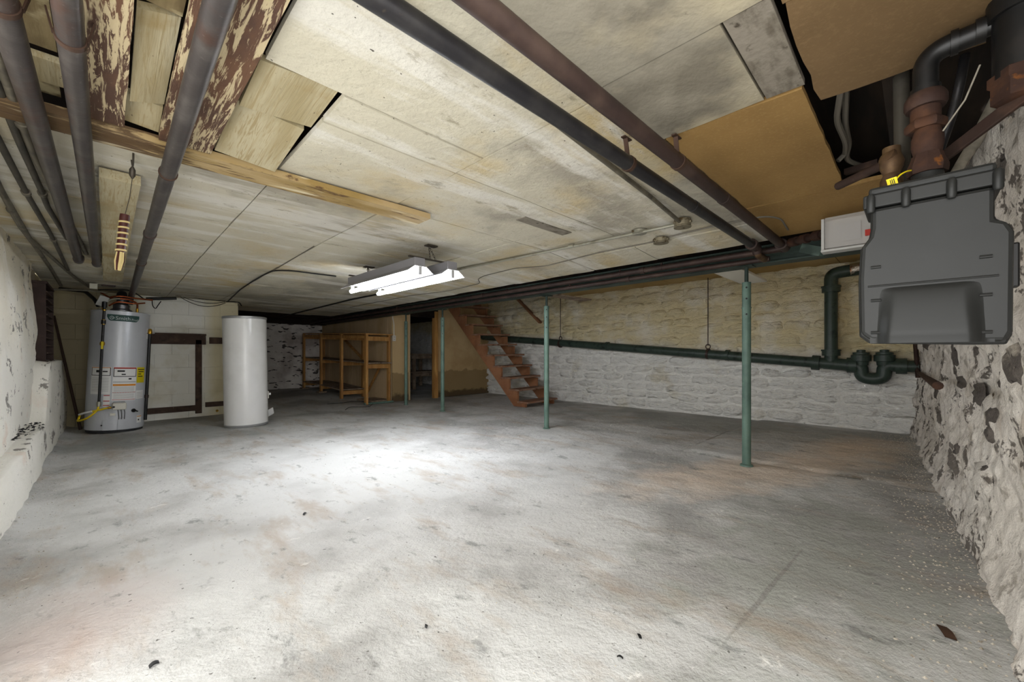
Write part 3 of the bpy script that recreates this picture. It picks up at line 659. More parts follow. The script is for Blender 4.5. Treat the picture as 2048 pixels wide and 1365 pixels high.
cable('ceiling_cable', onceil([(548, 541), (590, 516), (628, 493)], .006), .004, 'cable_grey', 'thin painted cable continuing along a ceiling seam')
cable('ceiling_cable', onceil([(770, 586), (700, 600), (640, 615), (595, 626), (560, 634)], .012), .014, 'cable_black', 'thick dark cable pair running back from behind the lamps')
# ---- pipes at the left of the ceiling
def lpipe(x, z, y0, y1, r, straps, label, m='iron', x1=None, z1=None):
    x1 = x if x1 is None else x1; z1 = z if z1 is None else z1
    t = thing('heating_pipe', (x, (y0 + y1) / 2, z - r), label, 'pipe', 'iron pipes along the left of the ceiling')
    L = lambda y: V((x + (x1 - x) * (y - y0) / (y1 - y0), y, z + (z1 - z) * (y - y0) / (y1 - y0)))
    G().tube([L(y0), L(y1)], r, 22).build('pipe', m, t)
    for y in straps:
        g = G(); ring(g, L(y), (0, 1, 0), r * .97, r + .0035, .02); g.build('strap', 'strap', t)
        for s in (-1, 1):
            p = L(y) + V((s * (r + .004), 0, 0)); G().bar(p, V((p.x + s * .012, y, zc(p.x, y) - .036)), .004, .02, up=(0, 1, 0)).build('strap_tail', 'strap', t)
    return t, L
t, L = lpipe(-.07, 1.862, .75, 5.50, .029, (1.28, 1.63), 'thick iron pipe ending in a flange, between cream board and leftmost thick pipe')
G().tube(fillet([L(5.48), V((-.07, 5.56, 1.862)), V((-.07, 5.58, 1.91))], .04), .033, 18).build('elbow', 'iron', t)
t, L = lpipe(-.185, 1.870, .9, 5.42, .031, (1.6,), 'leftmost thick iron pipe, its far end turned up into the ceiling')
G().tube(fillet([L(5.4), V((-.185, 5.49, 1.87)), V((-.185, 5.51, 1.91))], .04), .036, 18).build('elbow', 'iron', t)
t, L = lpipe(.190, 1.862, .7, 7.42, .031, (), 'thick iron pipe running back to the copper pipes over the heater', x1=.235, z1=1.80)
for y, w in ((2.47, .012), (3.76, .05), (4.9, .014)):
    g = G(); ring(g, L(y), (0, 1, 0), .028, .036, w); g.build('collar', 'iron_brown' if w > .02 else 'strap', t)
G().tube(fillet([L(7.4), L(7.4) + V((0, .09, 0)), L(7.4) + V((-.02, .1, -.13))], .05), .033, 16).build('elbow', 'iron', t)
Z1 = 1.925
def run(pts, z): return [at(x, y, z=z if not isinstance(z, list) else z[i]) for i, (x, y) in enumerate(pts)]
def lc(label, pts, r, m, clamps=()):
    P = [atc(x, y, .03) for x, y in pts]; P0 = P[0] + (P[0] - P[1]).normalized() * .6
    t = thing('ceiling_conduit', P[0], label, 'conduit', 'small conduits at the left ceiling corner')
    G().tube(fillet([P0] + P, .05), r, 10).build('run', m, t)
    for i in clamps:
        d = (P[i] - P[i - 1]); g = G(); ring(g, P[i], d, r * .8, r + .006, .04, 12); g.build('coupling', 'conduit', t)
    return t
lc('pale grey conduit passing behind the leftmost thick pipe', [(16, 165), (45, 247), (70, 312), (172, 507)], .0165, 'conduit', (1,))
lc('thin grey conduit with couplings, beside the pale conduit', [(10, 210), (37, 280), (85, 387), (95, 414), (134, 478)], .014, 'conduit_dark', (2,))
lc('thin grey conduit in the middle of the left ceiling bay', [(2, 290), (52, 385), (65, 407), (107, 479), (136, 540)], .014, 'conduit_dark', (1, 3))
lc('grey conduit hugging the top of the left wall', [(2, 380), (22, 420), (40, 452), (70, 492), (100, 535), (122, 572)], .015, 'conduit', (1,))
lc('bundled grey conduit slanting from the left wall to the heater corner', [(14, 400), (60, 478), (110, 521), (150, 556), (178, 574)], .014, 'conduit', ())
# ---- corded handle hanging from a hook
hp = V((.088, 2.68, 1.93))
t = thing('corded_grip_stick', (.045, 2.75, 1.40), 'dark red handle wound with cream cord, hung by wire from ceiling hook', 'handle')
hk = [V((.088, 2.62, 1.952)), V((.088, 2.62, 1.925)), V((.088, 2.66, 1.905)), V((.088, 2.70, 1.915)), V((.085, 2.70, 1.945))]
G().tube(fillet(hk, .02), .004, 8).build('hook', 'wire', t)
G().tube([V((.088, 2.68, 1.91)), V((.0875, 2.69, 1.895)), V((.087, 2.70, 1.87)), V((.087, 2.705, 1.855))], [.003, .012, .012, .003], 10).build('turnbuckle', 'wire', t)
wtop = V((.087, 2.705, 1.856)); htop = at(250, 430, Y=2.75); hbot = at(241, 505, Y=2.75); tbot = at(236, 541, Y=2.75)
G().tube([wtop, wtop.lerp(htop, .5) + V((.004, 0, 0)), htop], .0018, 6).build('wire', 'wire', t)
hd = G().tube([htop, htop.lerp(hbot, .1), hbot], [.0185, .019, .016], 16).build('grip', 'handle_red', t)
ax = (hbot - htop).normalized()
for k in range(6):
    g = G(); ring(g, htop.lerp(hbot, .2 + k * .15), ax + V((.12, 0, 0)), .016, .0215, .008, 14); g.build('cord_turn', 'cord_cream', hd)
for k in range(9):
    a = k * .698; o = V((math.cos(a), math.sin(a), 0)) * .012
    G().tube([hbot + o * .9, hbot.lerp(tbot, .5) + o * 1.2, tbot + o * .6], .0055, 6).build('tassel_strand', 'cord_cream' if k % 3 else 'handle_red', t)
# ---- water heater
hx, hy, HR, HH = .073, 7.51, .285, 1.56
t = thing('water_heater', (hx, hy, 0.0), 'grey gas water heater with stickers and yellow hose', 'water heater', rot=(0, .040, 0))
G().lathe((hx, hy, 0), [(HR - .012, 0), (HR - .012, .03)], 48).build('base_ring', 'heater_dark', t)
G().lathe((hx, hy, .03), [(HR - .008, 0), (HR, .008), (HR, HH - .05), (HR + .004, HH - .05), (HR + .004, HH - .035), (HR - .004, HH - .03), (.06, HH - .02)], 64).build('jacket', 'heater_grey', t)
def cyl(phi, z, off=0.0, c=(hx, hy), R=HR):
    a = math.radians(phi); r = R + off
    return V((c[0] + r * math.sin(a), c[1] - r * math.cos(a), z))
def sticker(p0, p1, z0, z1, m, parent, off=.0015, name='sticker', c=(hx, hy), R=HR):
    n = max(2, int(abs(p1 - p0) / 5))
    g = G().grid(lambda u, v: cyl(p0 + (p1 - p0) * u, z0 + (z1 - z0) * v, off, c, R), n, 1)
    return g.build(name, m, parent, smooth=180)
sa = sticker(-57, -13, .49, .835, 'paper', t)
tag(sa, 'white instruction sticker behind gas pipe')
for (a, b, z0, z1, m) in ((-56, -14, .725, .732, 'print_black'), (-56, -14, .822, .830, 'print_orange'), (-56, -54.5, .73, .825, 'print_black'), (-15.5, -14, .73, .825, 'print_black'), (-44, -36, .765, .795, 'print_black'), (-30, -20, .77, .785, 'print_black')):
    sticker(a, b, z0, z1, m, sa, .003, 'print')
for k in range(9): sticker(-54, -17, .69 - k * .02, .695 - k * .02, 'print_grey', sa, .003, 'print')
sb = sticker(-10, 37, .405, .835, 'paper', t)
tag(sb, 'large white warning sticker with red and orange bars')
for (a, b, z0, z1, m) in ((-9, 36, .815, .832, 'print_red'), (-9, 36, .712, .720, 'print_black'), (-9, -7.6, .715, .82, 'print_black'), (34.6, 36, .715, .82, 'print_black'), (-2, 12, .775, .795, 'print_black'), (6, 14, .735, .75, 'print_black'), (-9, 36, .64, .65, 'print_grey'), (-9, 36, .595, .618, 'print_orange'), (-9, 36, .507, .513, 'print_red'), (-9, 36, .415, .421, 'print_red'), (20, 26, .675, .695, 'print_black')):
    sticker(a, b, z0, z1, m, sb, .003, 'print')
for k in range(11): sticker(-7, 33, .58 - k * .0145, .584 - k * .0145, 'print_grey', sb, .003, 'print')
sy = sticker(38, 62, .63, .835, 'yellow', t); tag(sy, 'yellow energy sticker')
for k, (a, b) in enumerate(((40, 60), (42, 58), (41, 50), (41, 55))): sticker(a, b, .80 - k * .03, .812 - k * .03, 'print_black', sy, .003, 'print')
sw = sticker(38, 60, .42, .53, 'paper', t)
for k in range(4): sticker(40, 58, .50 - k * .02, .504 - k * .02, 'print_grey', sw, .003, 'print')
sp = sticker(-26, -13, .335, .485, 'paper', t)
for z0 in (.47, .40, .345): sticker(-25.5, -13.5, z0, z0 + .01, 'print_red', sp, .003, 'print')
sq = sticker(44, 58, .10, .20, 'paper', t); sticker(44, 58, .18, .19, 'print_orange', sq, .003, 'print'); sticker(47, 51, .13, .15, 'print_black', sq, .003, 'print')
sr = sticker(62, 74, 1.22, 1.36, 'paper', t); sticker(63, 73, 1.29, 1.30, 'print_black', sr, .003, 'print')
# name badge, a dark green plate with rounded lower corners
g = G()
def badge(u, v):
    ph = -27 + 63 * u; e = min(u, 1 - u)
    zz0 = 1.425 + .05 * (1 - min(1, e * 9)) ** 2
    return cyl(ph, zz0 + (1.507 - zz0) * v, .004)
bd = g.grid(badge, 18, 3).build('name_badge', 'logo_green', t, smooth=180)
def bent_text(body, size, ph0, z0, m, parent, off=.006):
    cu_ = bpy.data.curves.new('lettering', 'FONT'); cu_.body = body; cu_.size = size; cu_.resolution_u = 3
    ob = bpy.data.objects.new('tmp', cu_); COL.objects.link(ob)
    dg = bpy.context.evaluated_depsgraph_get(); me = bpy.data.meshes.new_from_object(ob.evaluated_get(dg))
    g = G(); g.v = [cyl(ph0 + math.degrees(v.co.x / HR), z0 + v.co.y, off) for v in me.vertices]; g.f = [tuple(p.vertices) for p in me.polygons]
    bpy.data.objects.remove(ob)
    return g.build('lettering', m, parent, smooth=0)
bent_text('Smith', .062, -11, 1.442, 'logo_letters', bd)
bent_text('ProLine', .040, 19, 1.440, 'logo_letters', bd)
g = G(); g.grid(lambda u, v: cyl(-18 + (3.2 + .9 * v) * math.cos(u * 2 * math.pi), 1.463 + (.018 + .006 * v) * math.sin(u * 2 * math.pi), .006), 24, 1); g.build('lettering', 'logo_letters', bd, smooth=0)
bent_text('AO', .03, -20.5, 1.453, 'logo_letters', bd, .0065)
# burner door, control valve, drain
def curved_plate(p0, p1, z0, z1, o, m, name):
    g = G(); n = 8
    f = lambda off: (lambda u, v: cyl(p0 + (p1 - p0) * u, z0 + (z1 - z0) * v, off))
    g.grid(f(o), n, 1); a = len(g.v); g.grid(f(0), n, 1)
    for i in range(n): g.f += [(i, i + 1, a + i + 1, a + i), (n + 1 + i, n + 2 + i, a + n + 2 + i, a + n + 1 + i)]
    g.f += [(0, n + 1, a + n + 1, a), (n, 2 * n + 1, a + 2 * n + 1, a + n)]
    return g.build(name, m, t, smooth=30)
curved_plate(-24, 2, .035, .165, .010, 'heater_grey', 'burner_door'); curved_plate(4, 24, .035, .19, .012, 'heater_grey', 'burner_door')
curved_plate(-27, -25, .09, .105, .012, 'heater_dark', 'door_screw')
cv = G(); c0 = cyl(4, .34, .045); cv.box(c0, (.13, .09, .085), (0, 0, math.radians(4)))
cvo = cv.build('gas_control', 'plastic_white', t, smooth=0, bevel=.012)
G().lathe(cyl(-4, .335, .088), [(.012, 0), (.012, .012)], 14, cyl(-4, 0, 1) - cyl(-4, 0, 0)).build('knob', 'black', cvo)
G().box(cyl(4, .385, .03), (.11, .07, .02)).build('control_cap', 'print_grey', cvo, smooth=0, bevel=.004)
for k in range(3): G().tube(fillet([cyl(2 + k * 5, .30, .05), cyl(3 + k * 5, .26, .06), cyl(5 + k * 5, .17, .02)], .02), .004, 7).build('burner_tube', 'flue_metal', t)
G().lathe(cyl(34, .27, 0), [(.024, 0), (.024, .012), (.012, .014), (.012, .03)], 14, cyl(34, 0, 1) - cyl(34, 0, 0)).build('drain_valve', 'black', t)
G().bar(cyl(30, .285, .03), cyl(40, .255, .03), .018, .012).build('drain_lever', 'black', t)
G().box(cyl(-6, .235, .015), (.05, .02, .03)).build('wire_clip', 'plastic_white', t, smooth=0)
# gas drop on the left, overflow on the right
gp = lambda z: cyl(-30, z, .035)
G().tube([gp(1.66), gp(.36)], .0135, 12).build('gas_pipe', 'black_iron', t)
for z0, r, w, m in ((1.62, .025, .07, 'black_iron'), (1.55, .019, .012, 'brass'), (1.40, .022, .05, 'black_iron'), (1.425, .02, .01, 'brass'), (1.375, .02, .01, 'brass'), (.37, .022, .06, 'galvanised')):
    g = G(); ring(g, gp(z0), (0, 0, 1), .01, r, w, 14); g.build('fitting', m, t)
G().lathe(gp(1.10), [(.016, 0), (.024, .015), (.024, .04), (.016, .055)], 14).build('gas_cock', 'brass', t)
G().bar(gp(1.15) + V((.0, -.02, 0)), gp(1.06) + V((.0, -.03, 0)), .02, .008, up=(0, 1, 0)).build('cock_lever', 'yellow', t)
hosep = [gp(.36), gp(.30) + V((-.005, -.01, 0)), cyl(-40, .20, .10), cyl(-62, .155, .10), cyl(-72, .19, .06), cyl(-62, .25, .075), cyl(-35, .285, .06), cyl(-12, .325, .05)]
G().tube(fillet(hosep, .09, 8), .011, 12).build('gas_hose', 'hose_yellow', t)
G().tube(fillet([cyl(-66, .235, .072), cyl(-52, .262, .070), cyl(-38, .282, .062)], .04), .0125, 12).build('hose_sleeve', 'paper', t)
G().lathe(cyl(-14, .322, .05), [(.014, 0), (.016, .02), (.012, .035)], 12, (1, 0, .1)).build('hose_nut', 'brass', t)
op = lambda z: cyl(72, z, .02)
G().tube([op(1.32), op(.12)], .017, 12).build('overflow_pipe', 'black_iron', t)
G().lathe(op(1.29), [(.022, 0), (.026, .02), (.02, .06), (.012, .07)], 12).build('relief_valve', 'brass', t)
for z0 in (.45, .43): 
    g = G(); ring(g, op(z0), (0, 0, 1), .012, .024, .016, 14); g.build('fitting', 'iron_brown', t)
# draught hood and copper on top
G().lathe((hx, hy, HH + .01), [(.11, 0), (.11, .02), (.085, .035), (.085, .085), (.055, .11), (.055, .16)], 32).build('draught_hood', 'flue_metal', t)
for a, b in ((-.17, -.12), (.15, -.10)):
    G().lathe((hx + a, hy + b, HH), [(.014, 0), (.014, .06)], 12).build('nipple', 'brass', t)
G().tube(fillet([V((hx - .17, hy - .12, HH + .05)), V((hx - .16, hy - .14, HH + .16)), V((hx - .02, hy - .20, HH + .20)), V((hx + .12, hy - .15, HH + .19)), V((hx + .3, hy - .05, HH + .20))], .06), .011, 10).build('copper_pipe', 'copper', t)
G().tube(fillet([V((hx + .15, hy - .10, HH + .05)), V((hx + .15, hy - .13, HH + .13)), V((hx + .05, hy - .2, HH + .17)), V((hx - .1, hy - .2, HH + .15)), V((hx - .2, hy - .05, HH + .23))], .05), .011, 10).build('copper_pipe', 'copper', t)
G().tube(fillet([V((hx - .12, hy - .18, HH + .06)), V((hx - .05, hy - .23, HH + .12)), V((hx + .12, hy - .22, HH + .11)), V((hx + .22, hy - .16, HH + .14))], .05), .010, 10).build('copper_pipe', 'copper', t)
G().tube(fillet([V((hx - .22, hy - .14, HH + .0)), V((hx - .1, hy - .2, HH + .15)), V((hx - .02, hy - .22, HH + .16))], .05), .009, 8).build('bonding_wire', 'galvanised', t)
# dark flue, gas line and wiring above the heater
tag(G().tube(fillet([V((hx + .07, hy, 1.735)), V((hx + .07, hy + .02, 1.80)), V((hx + .07, 8.19, 1.81))], .05), .055, 20).build('flue_pipe', 'iron_dark'), 'dark flue pipe leading from the heater into the back wall', 'pipe')
tag(G().tube(fillet([at(120, 578, d=5.3), at(170, 583, d=5.3), at(190, 600, d=5.2), at(196, 612, d=5.16)], .06), .021, 14).build('gas_line', 'black_iron'), 'black gas line coming along the ceiling to the heater', 'pipe')
tag(G().box(at(205, 603, d=5.15), (.09, .05, .13), (0, .35, 0)).build('paper_tag', 'grey_plastic', smooth=0, bevel=.004), 'grey card tag hung beside the heater flue', 'tag')
t = thing('black_pipe', at(318, 585, Y=7.9), 'upper black pipe stub with bronze cap at the ceiling right of the heater', 'pipe', 'black pipe stubs right of the heater')
G().tube([at(277, 581, Y=7.9), at(352, 588.5, Y=7.9)], .02, 12).build('pipe', 'black_iron', t)
G().lathe(at(350, 588, Y=7.9), [(.03, 0), (.036, .02), (.036, .06), (.03, .08)], 14, (1, 0, 0)).build('end_cap', 'old_bronze', t)
tag(G().tube([at(292, 598, Y=7.95), at(353, 597, Y=7.95)], .022, 12).build('black_pipe', 'black_iron'), 'lower black pipe stub at the ceiling right of the heater', 'pipe', 'black pipe stubs right of the heater')
for k, (dz, lb) in enumerate(((.02, 'uppermost of three black wires hung along the cream wall'), (.06, 'middle one of three black wires hung along the cream wall'), (.10, 'lowest of three black wires hung along the cream wall'))):
    tag(G().tube(sag(at(360, 590 + 2 * k, Y=8.0 + .012 * k), at(451, 602 + 2 * k, Y=8.0 + .012 * k), dz), .005, 7).build('hanging_wire', 'cable_black'), lb, 'wire', 'wires hung along the cream wall')
cable('hanging_wire', [at(452, 604, Y=8.0), at(478, 604, Y=8.05), at(483, 612, Y=8.1)], .008, 'cable_black', 'black wire turning the corner above the white tank')
cable('hanging_wire', [at(304, 597, Y=7.9), at(305, 612, Y=7.9), at(311, 619, Y=7.9), at(316, 611, Y=7.9), at(322, 603, Y=7.9)], .006, 'cable_black', 'loop of black wire hanging right of the heater top')
cable('hanging_wire', [at(196, 580, Y=7.6), at(262, 580, Y=7.6), at(290, 600, Y=7.6)], .008, 'cable_black', 'black wire stretched over the copper pipes of the heater')
cable('hanging_wire', [at(225, 566, Y=7.4), at(270, 572, Y=7.5), at(322, 575, Y=7.6), at(320, 588, Y=7.7)], .005, 'cable_grey', 'thin grey wire along the ceiling above the heater')
cable('hanging_wire', [at(100, 579, Y=7.2), at(160, 580, Y=7.2), at(215, 585, Y=7.3)], .012, 'conduit', 'grey wire sheath along the ceiling behind the grille', 'conduit')
tag(G().box(at(187, 573, Y=7.2), (.075, .05, .07)).build('switch_box', 'galvanised', smooth=0, bevel=.004), 'small grey switch box at the ceiling left of the heater', 'switch box')
tag(G().box(at(217, 569, Y=7.3), (.13, .05, .055)).build('switch_box', 'iron_brown', smooth=0, bevel=.004), 'small dark brown box at the ceiling above the heater', 'switch box')
# ---- leaning stick
tag(G().tube([at(161, 860, z=.012), at(108, 632, Y=8.13)], [.017, .013], 10).build('leaning_stick', 'stick_wood'), 'dark wooden stick leaning in the corner left of the heater', 'stick')
# ---- white tank
wx, wyy, WR, WH = 1.398, 6.71, .266, 1.525
t = thing('water_tank', (wx, wyy, 0), 'plain white cylindrical tank standing beside the cream wall', 'tank', rot=(0, -.015, 0))
G().lathe((wx, wyy, 0), [(WR - .01, 0), (WR - .004, .012), (WR, .02), (WR, .035)], 64).build('base_ring', 'tank_rim', t)
G().lathe((wx, wyy, .035), [(WR - .003, 0), (WR - .003, 1.455)], 64).build('jacket', 'tank_white', t)
G().lathe((wx, wyy, 1.49), [(WR, 0), (WR + .002, .004), (WR + .002, .03), (WR - .01, .036), (.05, .04)], 64).build('lid', 'tank_rim', t)
wc = (wx, wyy)
f = (lambda ph, z, off=0: cyl(ph, z, off, wc, WR))
G().box(f(122, .20, .03), (.06, .05, .05)).build('burner_bracket', 'rust_dark', t, smooth=0)
for k in range(7): G().lathe(f(96 + (k % 2) * 5, .09 + k * .022, -.003), [(.007, 0), (.007, .006)], 8, (1, 0, 0)).build('vent_hole', 'black', t)
G().bar(f(108, .10, .0), f(108, .155, .10) + V((.02, 0, 0)), .12, .008, up=(1, 0, .3)).build('burner_door', 'tank_white', t)
G().box(f(103, .40, .012), (.05, .05, .11)).build('control_valve', 'plastic_white', t, smooth=0, bevel=.008)
G().lathe(f(103, .41, .035), [(.018, 0), (.018, .03)], 12, (1, 0, 0)).build('valve_knob', 'paper', t)
G().tube([f(106, .34, .01), f(110, .24, .02), f(112, .18, .01)], .008, 8).build('gas_tube', 'rust', t)
tag(G().lathe(at(434, 822, Y=8.19), [(.016, 0), (.02, .012), (.012, .02), (.012, .05)], 12, (0, -1, 0)).build('brass_cap', 'brass'), 'small brass cap low on the cream wall beside the tank', 'cap')
# ---- open stair
sx0, sx1 = 5.53, 6.42
t = thing('open_stair', (5.97, 5.2, 0), 'steep red-brown wooden stair without risers against stone wall', 'stair')
ty = lambda n: 5.12 + .228 * (n - 1)
tz = lambda n: .105 + .2215 * (n - 1)
NT = 11
def stringer(x0, x1):
    top = [V((0, 5.19, .0)), V((0, 5.19, tz(1) - .035))]
    for n in range(1, NT):
        top += [V((0, ty(n + 1) + .05, tz(n) - .035)), V((0, ty(n + 1) + .05, tz(n + 1) - .035))]
    top += [V((0, ty(NT) + .3, tz(NT) - .035)), V((0, ty(NT) + .3, .96 * (ty(NT) + .3 - 5.5))), V((0, 5.5, .0))]
    g = G()
    n = len(top); vs = [V((x0, p.y, p.z)) for p in top] + [V((x1, p.y, p.z)) for p in top]
    import mathutils
    tri = mathutils.geometry.tessellate_polygon([[V((p.y, p.z, 0)) for p in top]])
    g.add(vs, [tuple(a) for a in tri] + [tuple(i + n for i in reversed(a)) for a in tri] + [(i, (i + 1) % n, n + (i + 1) % n, n + i) for i in range(n)])
    return g
stringer(sx0 + .02, sx0 + .06).build('stringer', 'stair_wood', t, smooth=0)
stringer(sx1 - .06, sx1 - .02).build('stringer', 'stair_wood', t, smooth=0)
for n in range(1, NT + 1):
    y, z = ty(n), tz(n)
    g = G(); tl = .018
    g.add([V((x, yy, zz + (tl if x > 6 else 0))) for x in (sx0, sx1) for yy in (y, y + .27) for zz in (z - .035, z)],
          [(0, 1, 3, 2), (4, 6, 7, 5), (0, 4, 5, 1), (2, 3, 7, 6), (0, 2, 6, 4), (1, 5, 7, 3)])
    g.build('tread', 'stair_tread', t, smooth=0, bevel=.006)
tag(G().bar(at(1035, 598, X=6.93), at(1081, 646, X=6.93), .045, .10, up=(1, 0, 0)).build('wall_brace', 'stair_wood', smooth=0, bevel=.004), 'brown board fixed slanting on the stone wall beyond the stair', 'board')
# ---- drain along the stone wall
XD = 6.80
t = thing('drain_pipe', at(1640, 735, X=XD), 'dark green cast iron drain with riser and trap along stone wall', 'drain pipe')
DR = .072
dp = lambda px, py: at(px, py, X=XD)
dd = lambda a, b: (b - a).normalized()
a0, a1 = dp(985, 676), dp(1648, 727)
far = a0 + (a0 - a1).normalized() * 1.2
G().tube([far, a1], DR, 24).build('main_run', 'drain_green', t)
ax = dd(a0, a1)
for k, (px, py) in enumerate(((1455, 711), (1215, 693), (1632, 726))):
    g = G(); ring(g, dp(px, py), ax, DR * .9, DR + (.012 if k < 2 else .028), .05 if k < 2 else .085); g.build('joint_hub', 'drain_green', t)
tee = dp(1662, 729); rz0 = tee.z
G().tube([a1, dp(1700, 731)], DR + .006, 24).build('tee', 'drain_green', t)
rt = V((tee.x, tee.y, at(1660, 560, X=XD).z))
G().tube([tee, V((tee.x, tee.y, rt.z - .05))], DR, 24).build('riser', 'drain_green', t)
for zz, w in ((rz0 + .15, .075), (rt.z - .13, .075)):
    g = G(); ring(g, V((tee.x, tee.y, zz)), (0, 0, 1), DR * .9, DR + .028, w); ring(g, V((tee.x, tee.y, zz + .035)), (0, 0, 1), DR * .9, DR + .036, .02); g.build('joint_hub', 'drain_green', t)
e1 = V((tee.x, tee.y - .30, rt.z + .10))
G().tube(fillet([V((tee.x, tee.y, rt.z - .1)), V((tee.x, tee.y, rt.z + .08)), e1], .16, 8), DR + .004, 24).build('elbow', 'drain_green', t)
G().tube([e1 + V((0, .10, -.002)), V((tee.x, tee.y - .55, rt.z + .13)), V((tee.x, wy(6.8) + .02, rt.z + .15))], [DR + .008, DR + .004, DR + .006], 24).build('foil_wrap', 'foil', t)
g = G(); ring(g, dp(1704, 731), (0, 1, 0), DR * .9, DR + .026, .10); g.build('joint_hub', 'drain_green', t)
c1, c2 = dp(1722, 725), dp(1769, 727)
zb_ = at(1745, 755, X=XD).z
trap = fillet([dp(1700, 731), V((XD, c1.y, at(1720, 733, X=XD).z)), V((XD, c1.y - .005, zb_)), V((XD, (c1.y + c2.y) / 2, zb_ - .025)), V((XD, c2.y + .005, zb_)), V((XD, c2.y, at(1770, 731, X=XD).z)), dp(1800, 733)], .10, 8)
G().tube(trap, DR + .002, 24).build('trap_bend', 'drain_green', t)
for c in (c1, c2):
    zt = at(1745, 722, X=XD).z
    G().lathe(V((XD, c.y, zt - .06)), [(DR, 0), (DR + .005, .05), (DR + .03, .055), (DR + .03, .13), (DR + .012, .14), (DR + .012, .165), (.045, .17), (.045, .195), (.03, .2)], 24).build('cleanout', 'drain_green', t)
G().tube([dp(1795, 733), V((XD, wy(6.8) - .02, dp(1800, 733).z))], DR, 24).build('outlet', 'drain_green', t)
g = G(); ring(g, dp(1803, 733), (0, 1, 0), DR * .9, DR + .024, .10); g.build('joint_hub', 'drain_green', t)
for px, pyt, pyb, lb in ((1119, 592, 683, 'thin hanger rod with pipe ring, the one nearer the stair'), (1414, 556, 702, 'thin hanger rod with pipe ring, the one nearer the meter')):
    pb = dp(px + 2, pyb); pt_ = V((XD, pb.y, 2.224))
    t = thing('pipe_hanger', pb, lb, 'hanger', 'rods holding the drain')
    G().tube([pb + V((0, 0, .08)), pt_], .007, 8).build('rod', 'iron_brown', t)
    g = G(); ring(g, pb - V((0, 0, .05)), ax, DR + .002, DR + .012, .035); g.build('clevis_ring', 'iron_brown', t)
    G().tube([pb + V((0, .035 * math.cos(q), .065 + .035 * math.sin(q))) for q in [i * math.pi / 8 for i in range(17)]], .008, 8).build('eye', 'iron_brown', t)
# small rusty pipes in the corner
tag(G().tube([at(1831, 688, X=6.75), at(1836, 756, X=6.75)], .022, 12).build('corner_pipe', 'rust_dark'), 'flaking vertical pipe in the corner at the end of the drain', 'pipe')
tag(G().tube([at(1836, 745, X=6.7), at(1876, 772, Y=wy(5.2) + .03)], .018, 10).build('corner_pipe', 'rust'), 'rusty thin pipe slanting along the right wall', 'pipe')
# ---- shelving unit
t = thing('shelving_unit', (3.9, 9.5, 0.0), 'three-bay pine shelving unit with dusty boards against partition', 'shelves')
ps = [7.74, 8.94, 10.14, 11.34]; xf, xb = 3.62, 4.20
ztop = lambda y: 1.385 + .038 * (y - 7.74)
zmid = lambda y: .83 + .03 * (y - 7.74)
for i, y in enumerate(ps):
    z0 = zf(3.6, y) + (.03 if i > 1 else 0)
    G().bb(xf, xf + .045, y - .045, y + .045, z0, ztop(y) + .01).build('front_post', 'pine', t, smooth=0, bevel=.003)
    G().bb(xb - .045, xb, y + .06, y + .14, zf(4, y), ztop(y) + .01).build('rear_post', 'pine', t, smooth=0, bevel=.003)
    if i > 1: G().bb(xf - .05, xf + .12, y - .1, y + .1, zf(3.6, y) - .005, zf(3.6, y) + .03).build('foot_block', 'dusty_board', t, smooth=0)
    for zz in ((ztop(y) - .07, zmid(y) - .075) + ((zf(3.6, y) + .12,) if i else ())):
        if zz < .5 and i == 0: continue
        G().bar(V((xf + .03, y + .05, zz)), V((xb - .01, y + .06, zz)), .035, .085).build('cross_rail', 'pine', t, smooth=0, bevel=.003)
for i in range(3):
    ya, yb = ps[i] - (.05 if i == 0 else 0), ps[i + 1]
    def brd(zfn, m, nm, dz, x0=xf - .005, x1=xb):
        g = G(); g.add([V((x, y, zfn(y) + q)) for x in (x0, x1) for y in (ya + .002, yb - .002) for q in (dz, dz + .02)], [(0, 1, 3, 2), (4, 6, 7, 5), (0, 4, 5, 1), (2, 3, 7, 6), (0, 2, 6, 4), (1, 5, 7, 3)])
        g.build(nm, m, t, smooth=0)
    brd(ztop, 'pine', 'top_board', .01)
    for s in range(2):
        w = (xb - xf) / 2
        brd(zmid, 'dusty_board', 'shelf_board', -.03 + .012 * (i == 0), xf + .046 + s * (w - .03), xf + .046 + (s + 1) * (w - .03) - .012)
    G().bar(V((xf + .022, ya, ztop(ya) - .04)), V((xf + .022, yb, ztop(yb) - .04)), .03, .06).build('front_rail', 'pine', t, smooth=0)
    if i: brd(lambda y: zf(3.6, y) + .18, 'dusty_board', 'shelf_board', 0)
G().bar(V((xb - .05, 9.0, .9)), V((xb - .05, 10.0, 1.36)), .02, .07, up=(1, 0, 0)).build('back_brace', 'pine', t, smooth=0)
G().bar(V((xb - .05, 8.1, .80)), V((xb - .05, 8.75, .15)), .02, .05, up=(1, 0, 0)).build('back_brace', 'pine', t, smooth=0)
tag(G().bb(3.60, 4.22, 7.70, 7.76, .0, .035).build('floor_strip', 'post_green', smooth=0, bevel=.003), 'green painted strip on the floor before the shelving', 'strip')
tag(G().box((4.0, 8.15, .035), (.42, .6, .03), (0, 0, .1)).build('loose_board', 'dusty_board', smooth=0, bevel=.003), 'dusty board lying on the floor under the shelving', 'board')
cable('floor_cable', [V((3.1, 8.3, .012)), V((3.35, 8.2, .015)), V((3.6, 8.35, .015)), V((3.9, 7.9, .015)), V((3.5, 7.3, .012)), V((3.2, 7.5, .012)), V((3.0, 7.2, .010))], .005, 'cable_black', 'thin dark cord curling on the floor before the shelving')
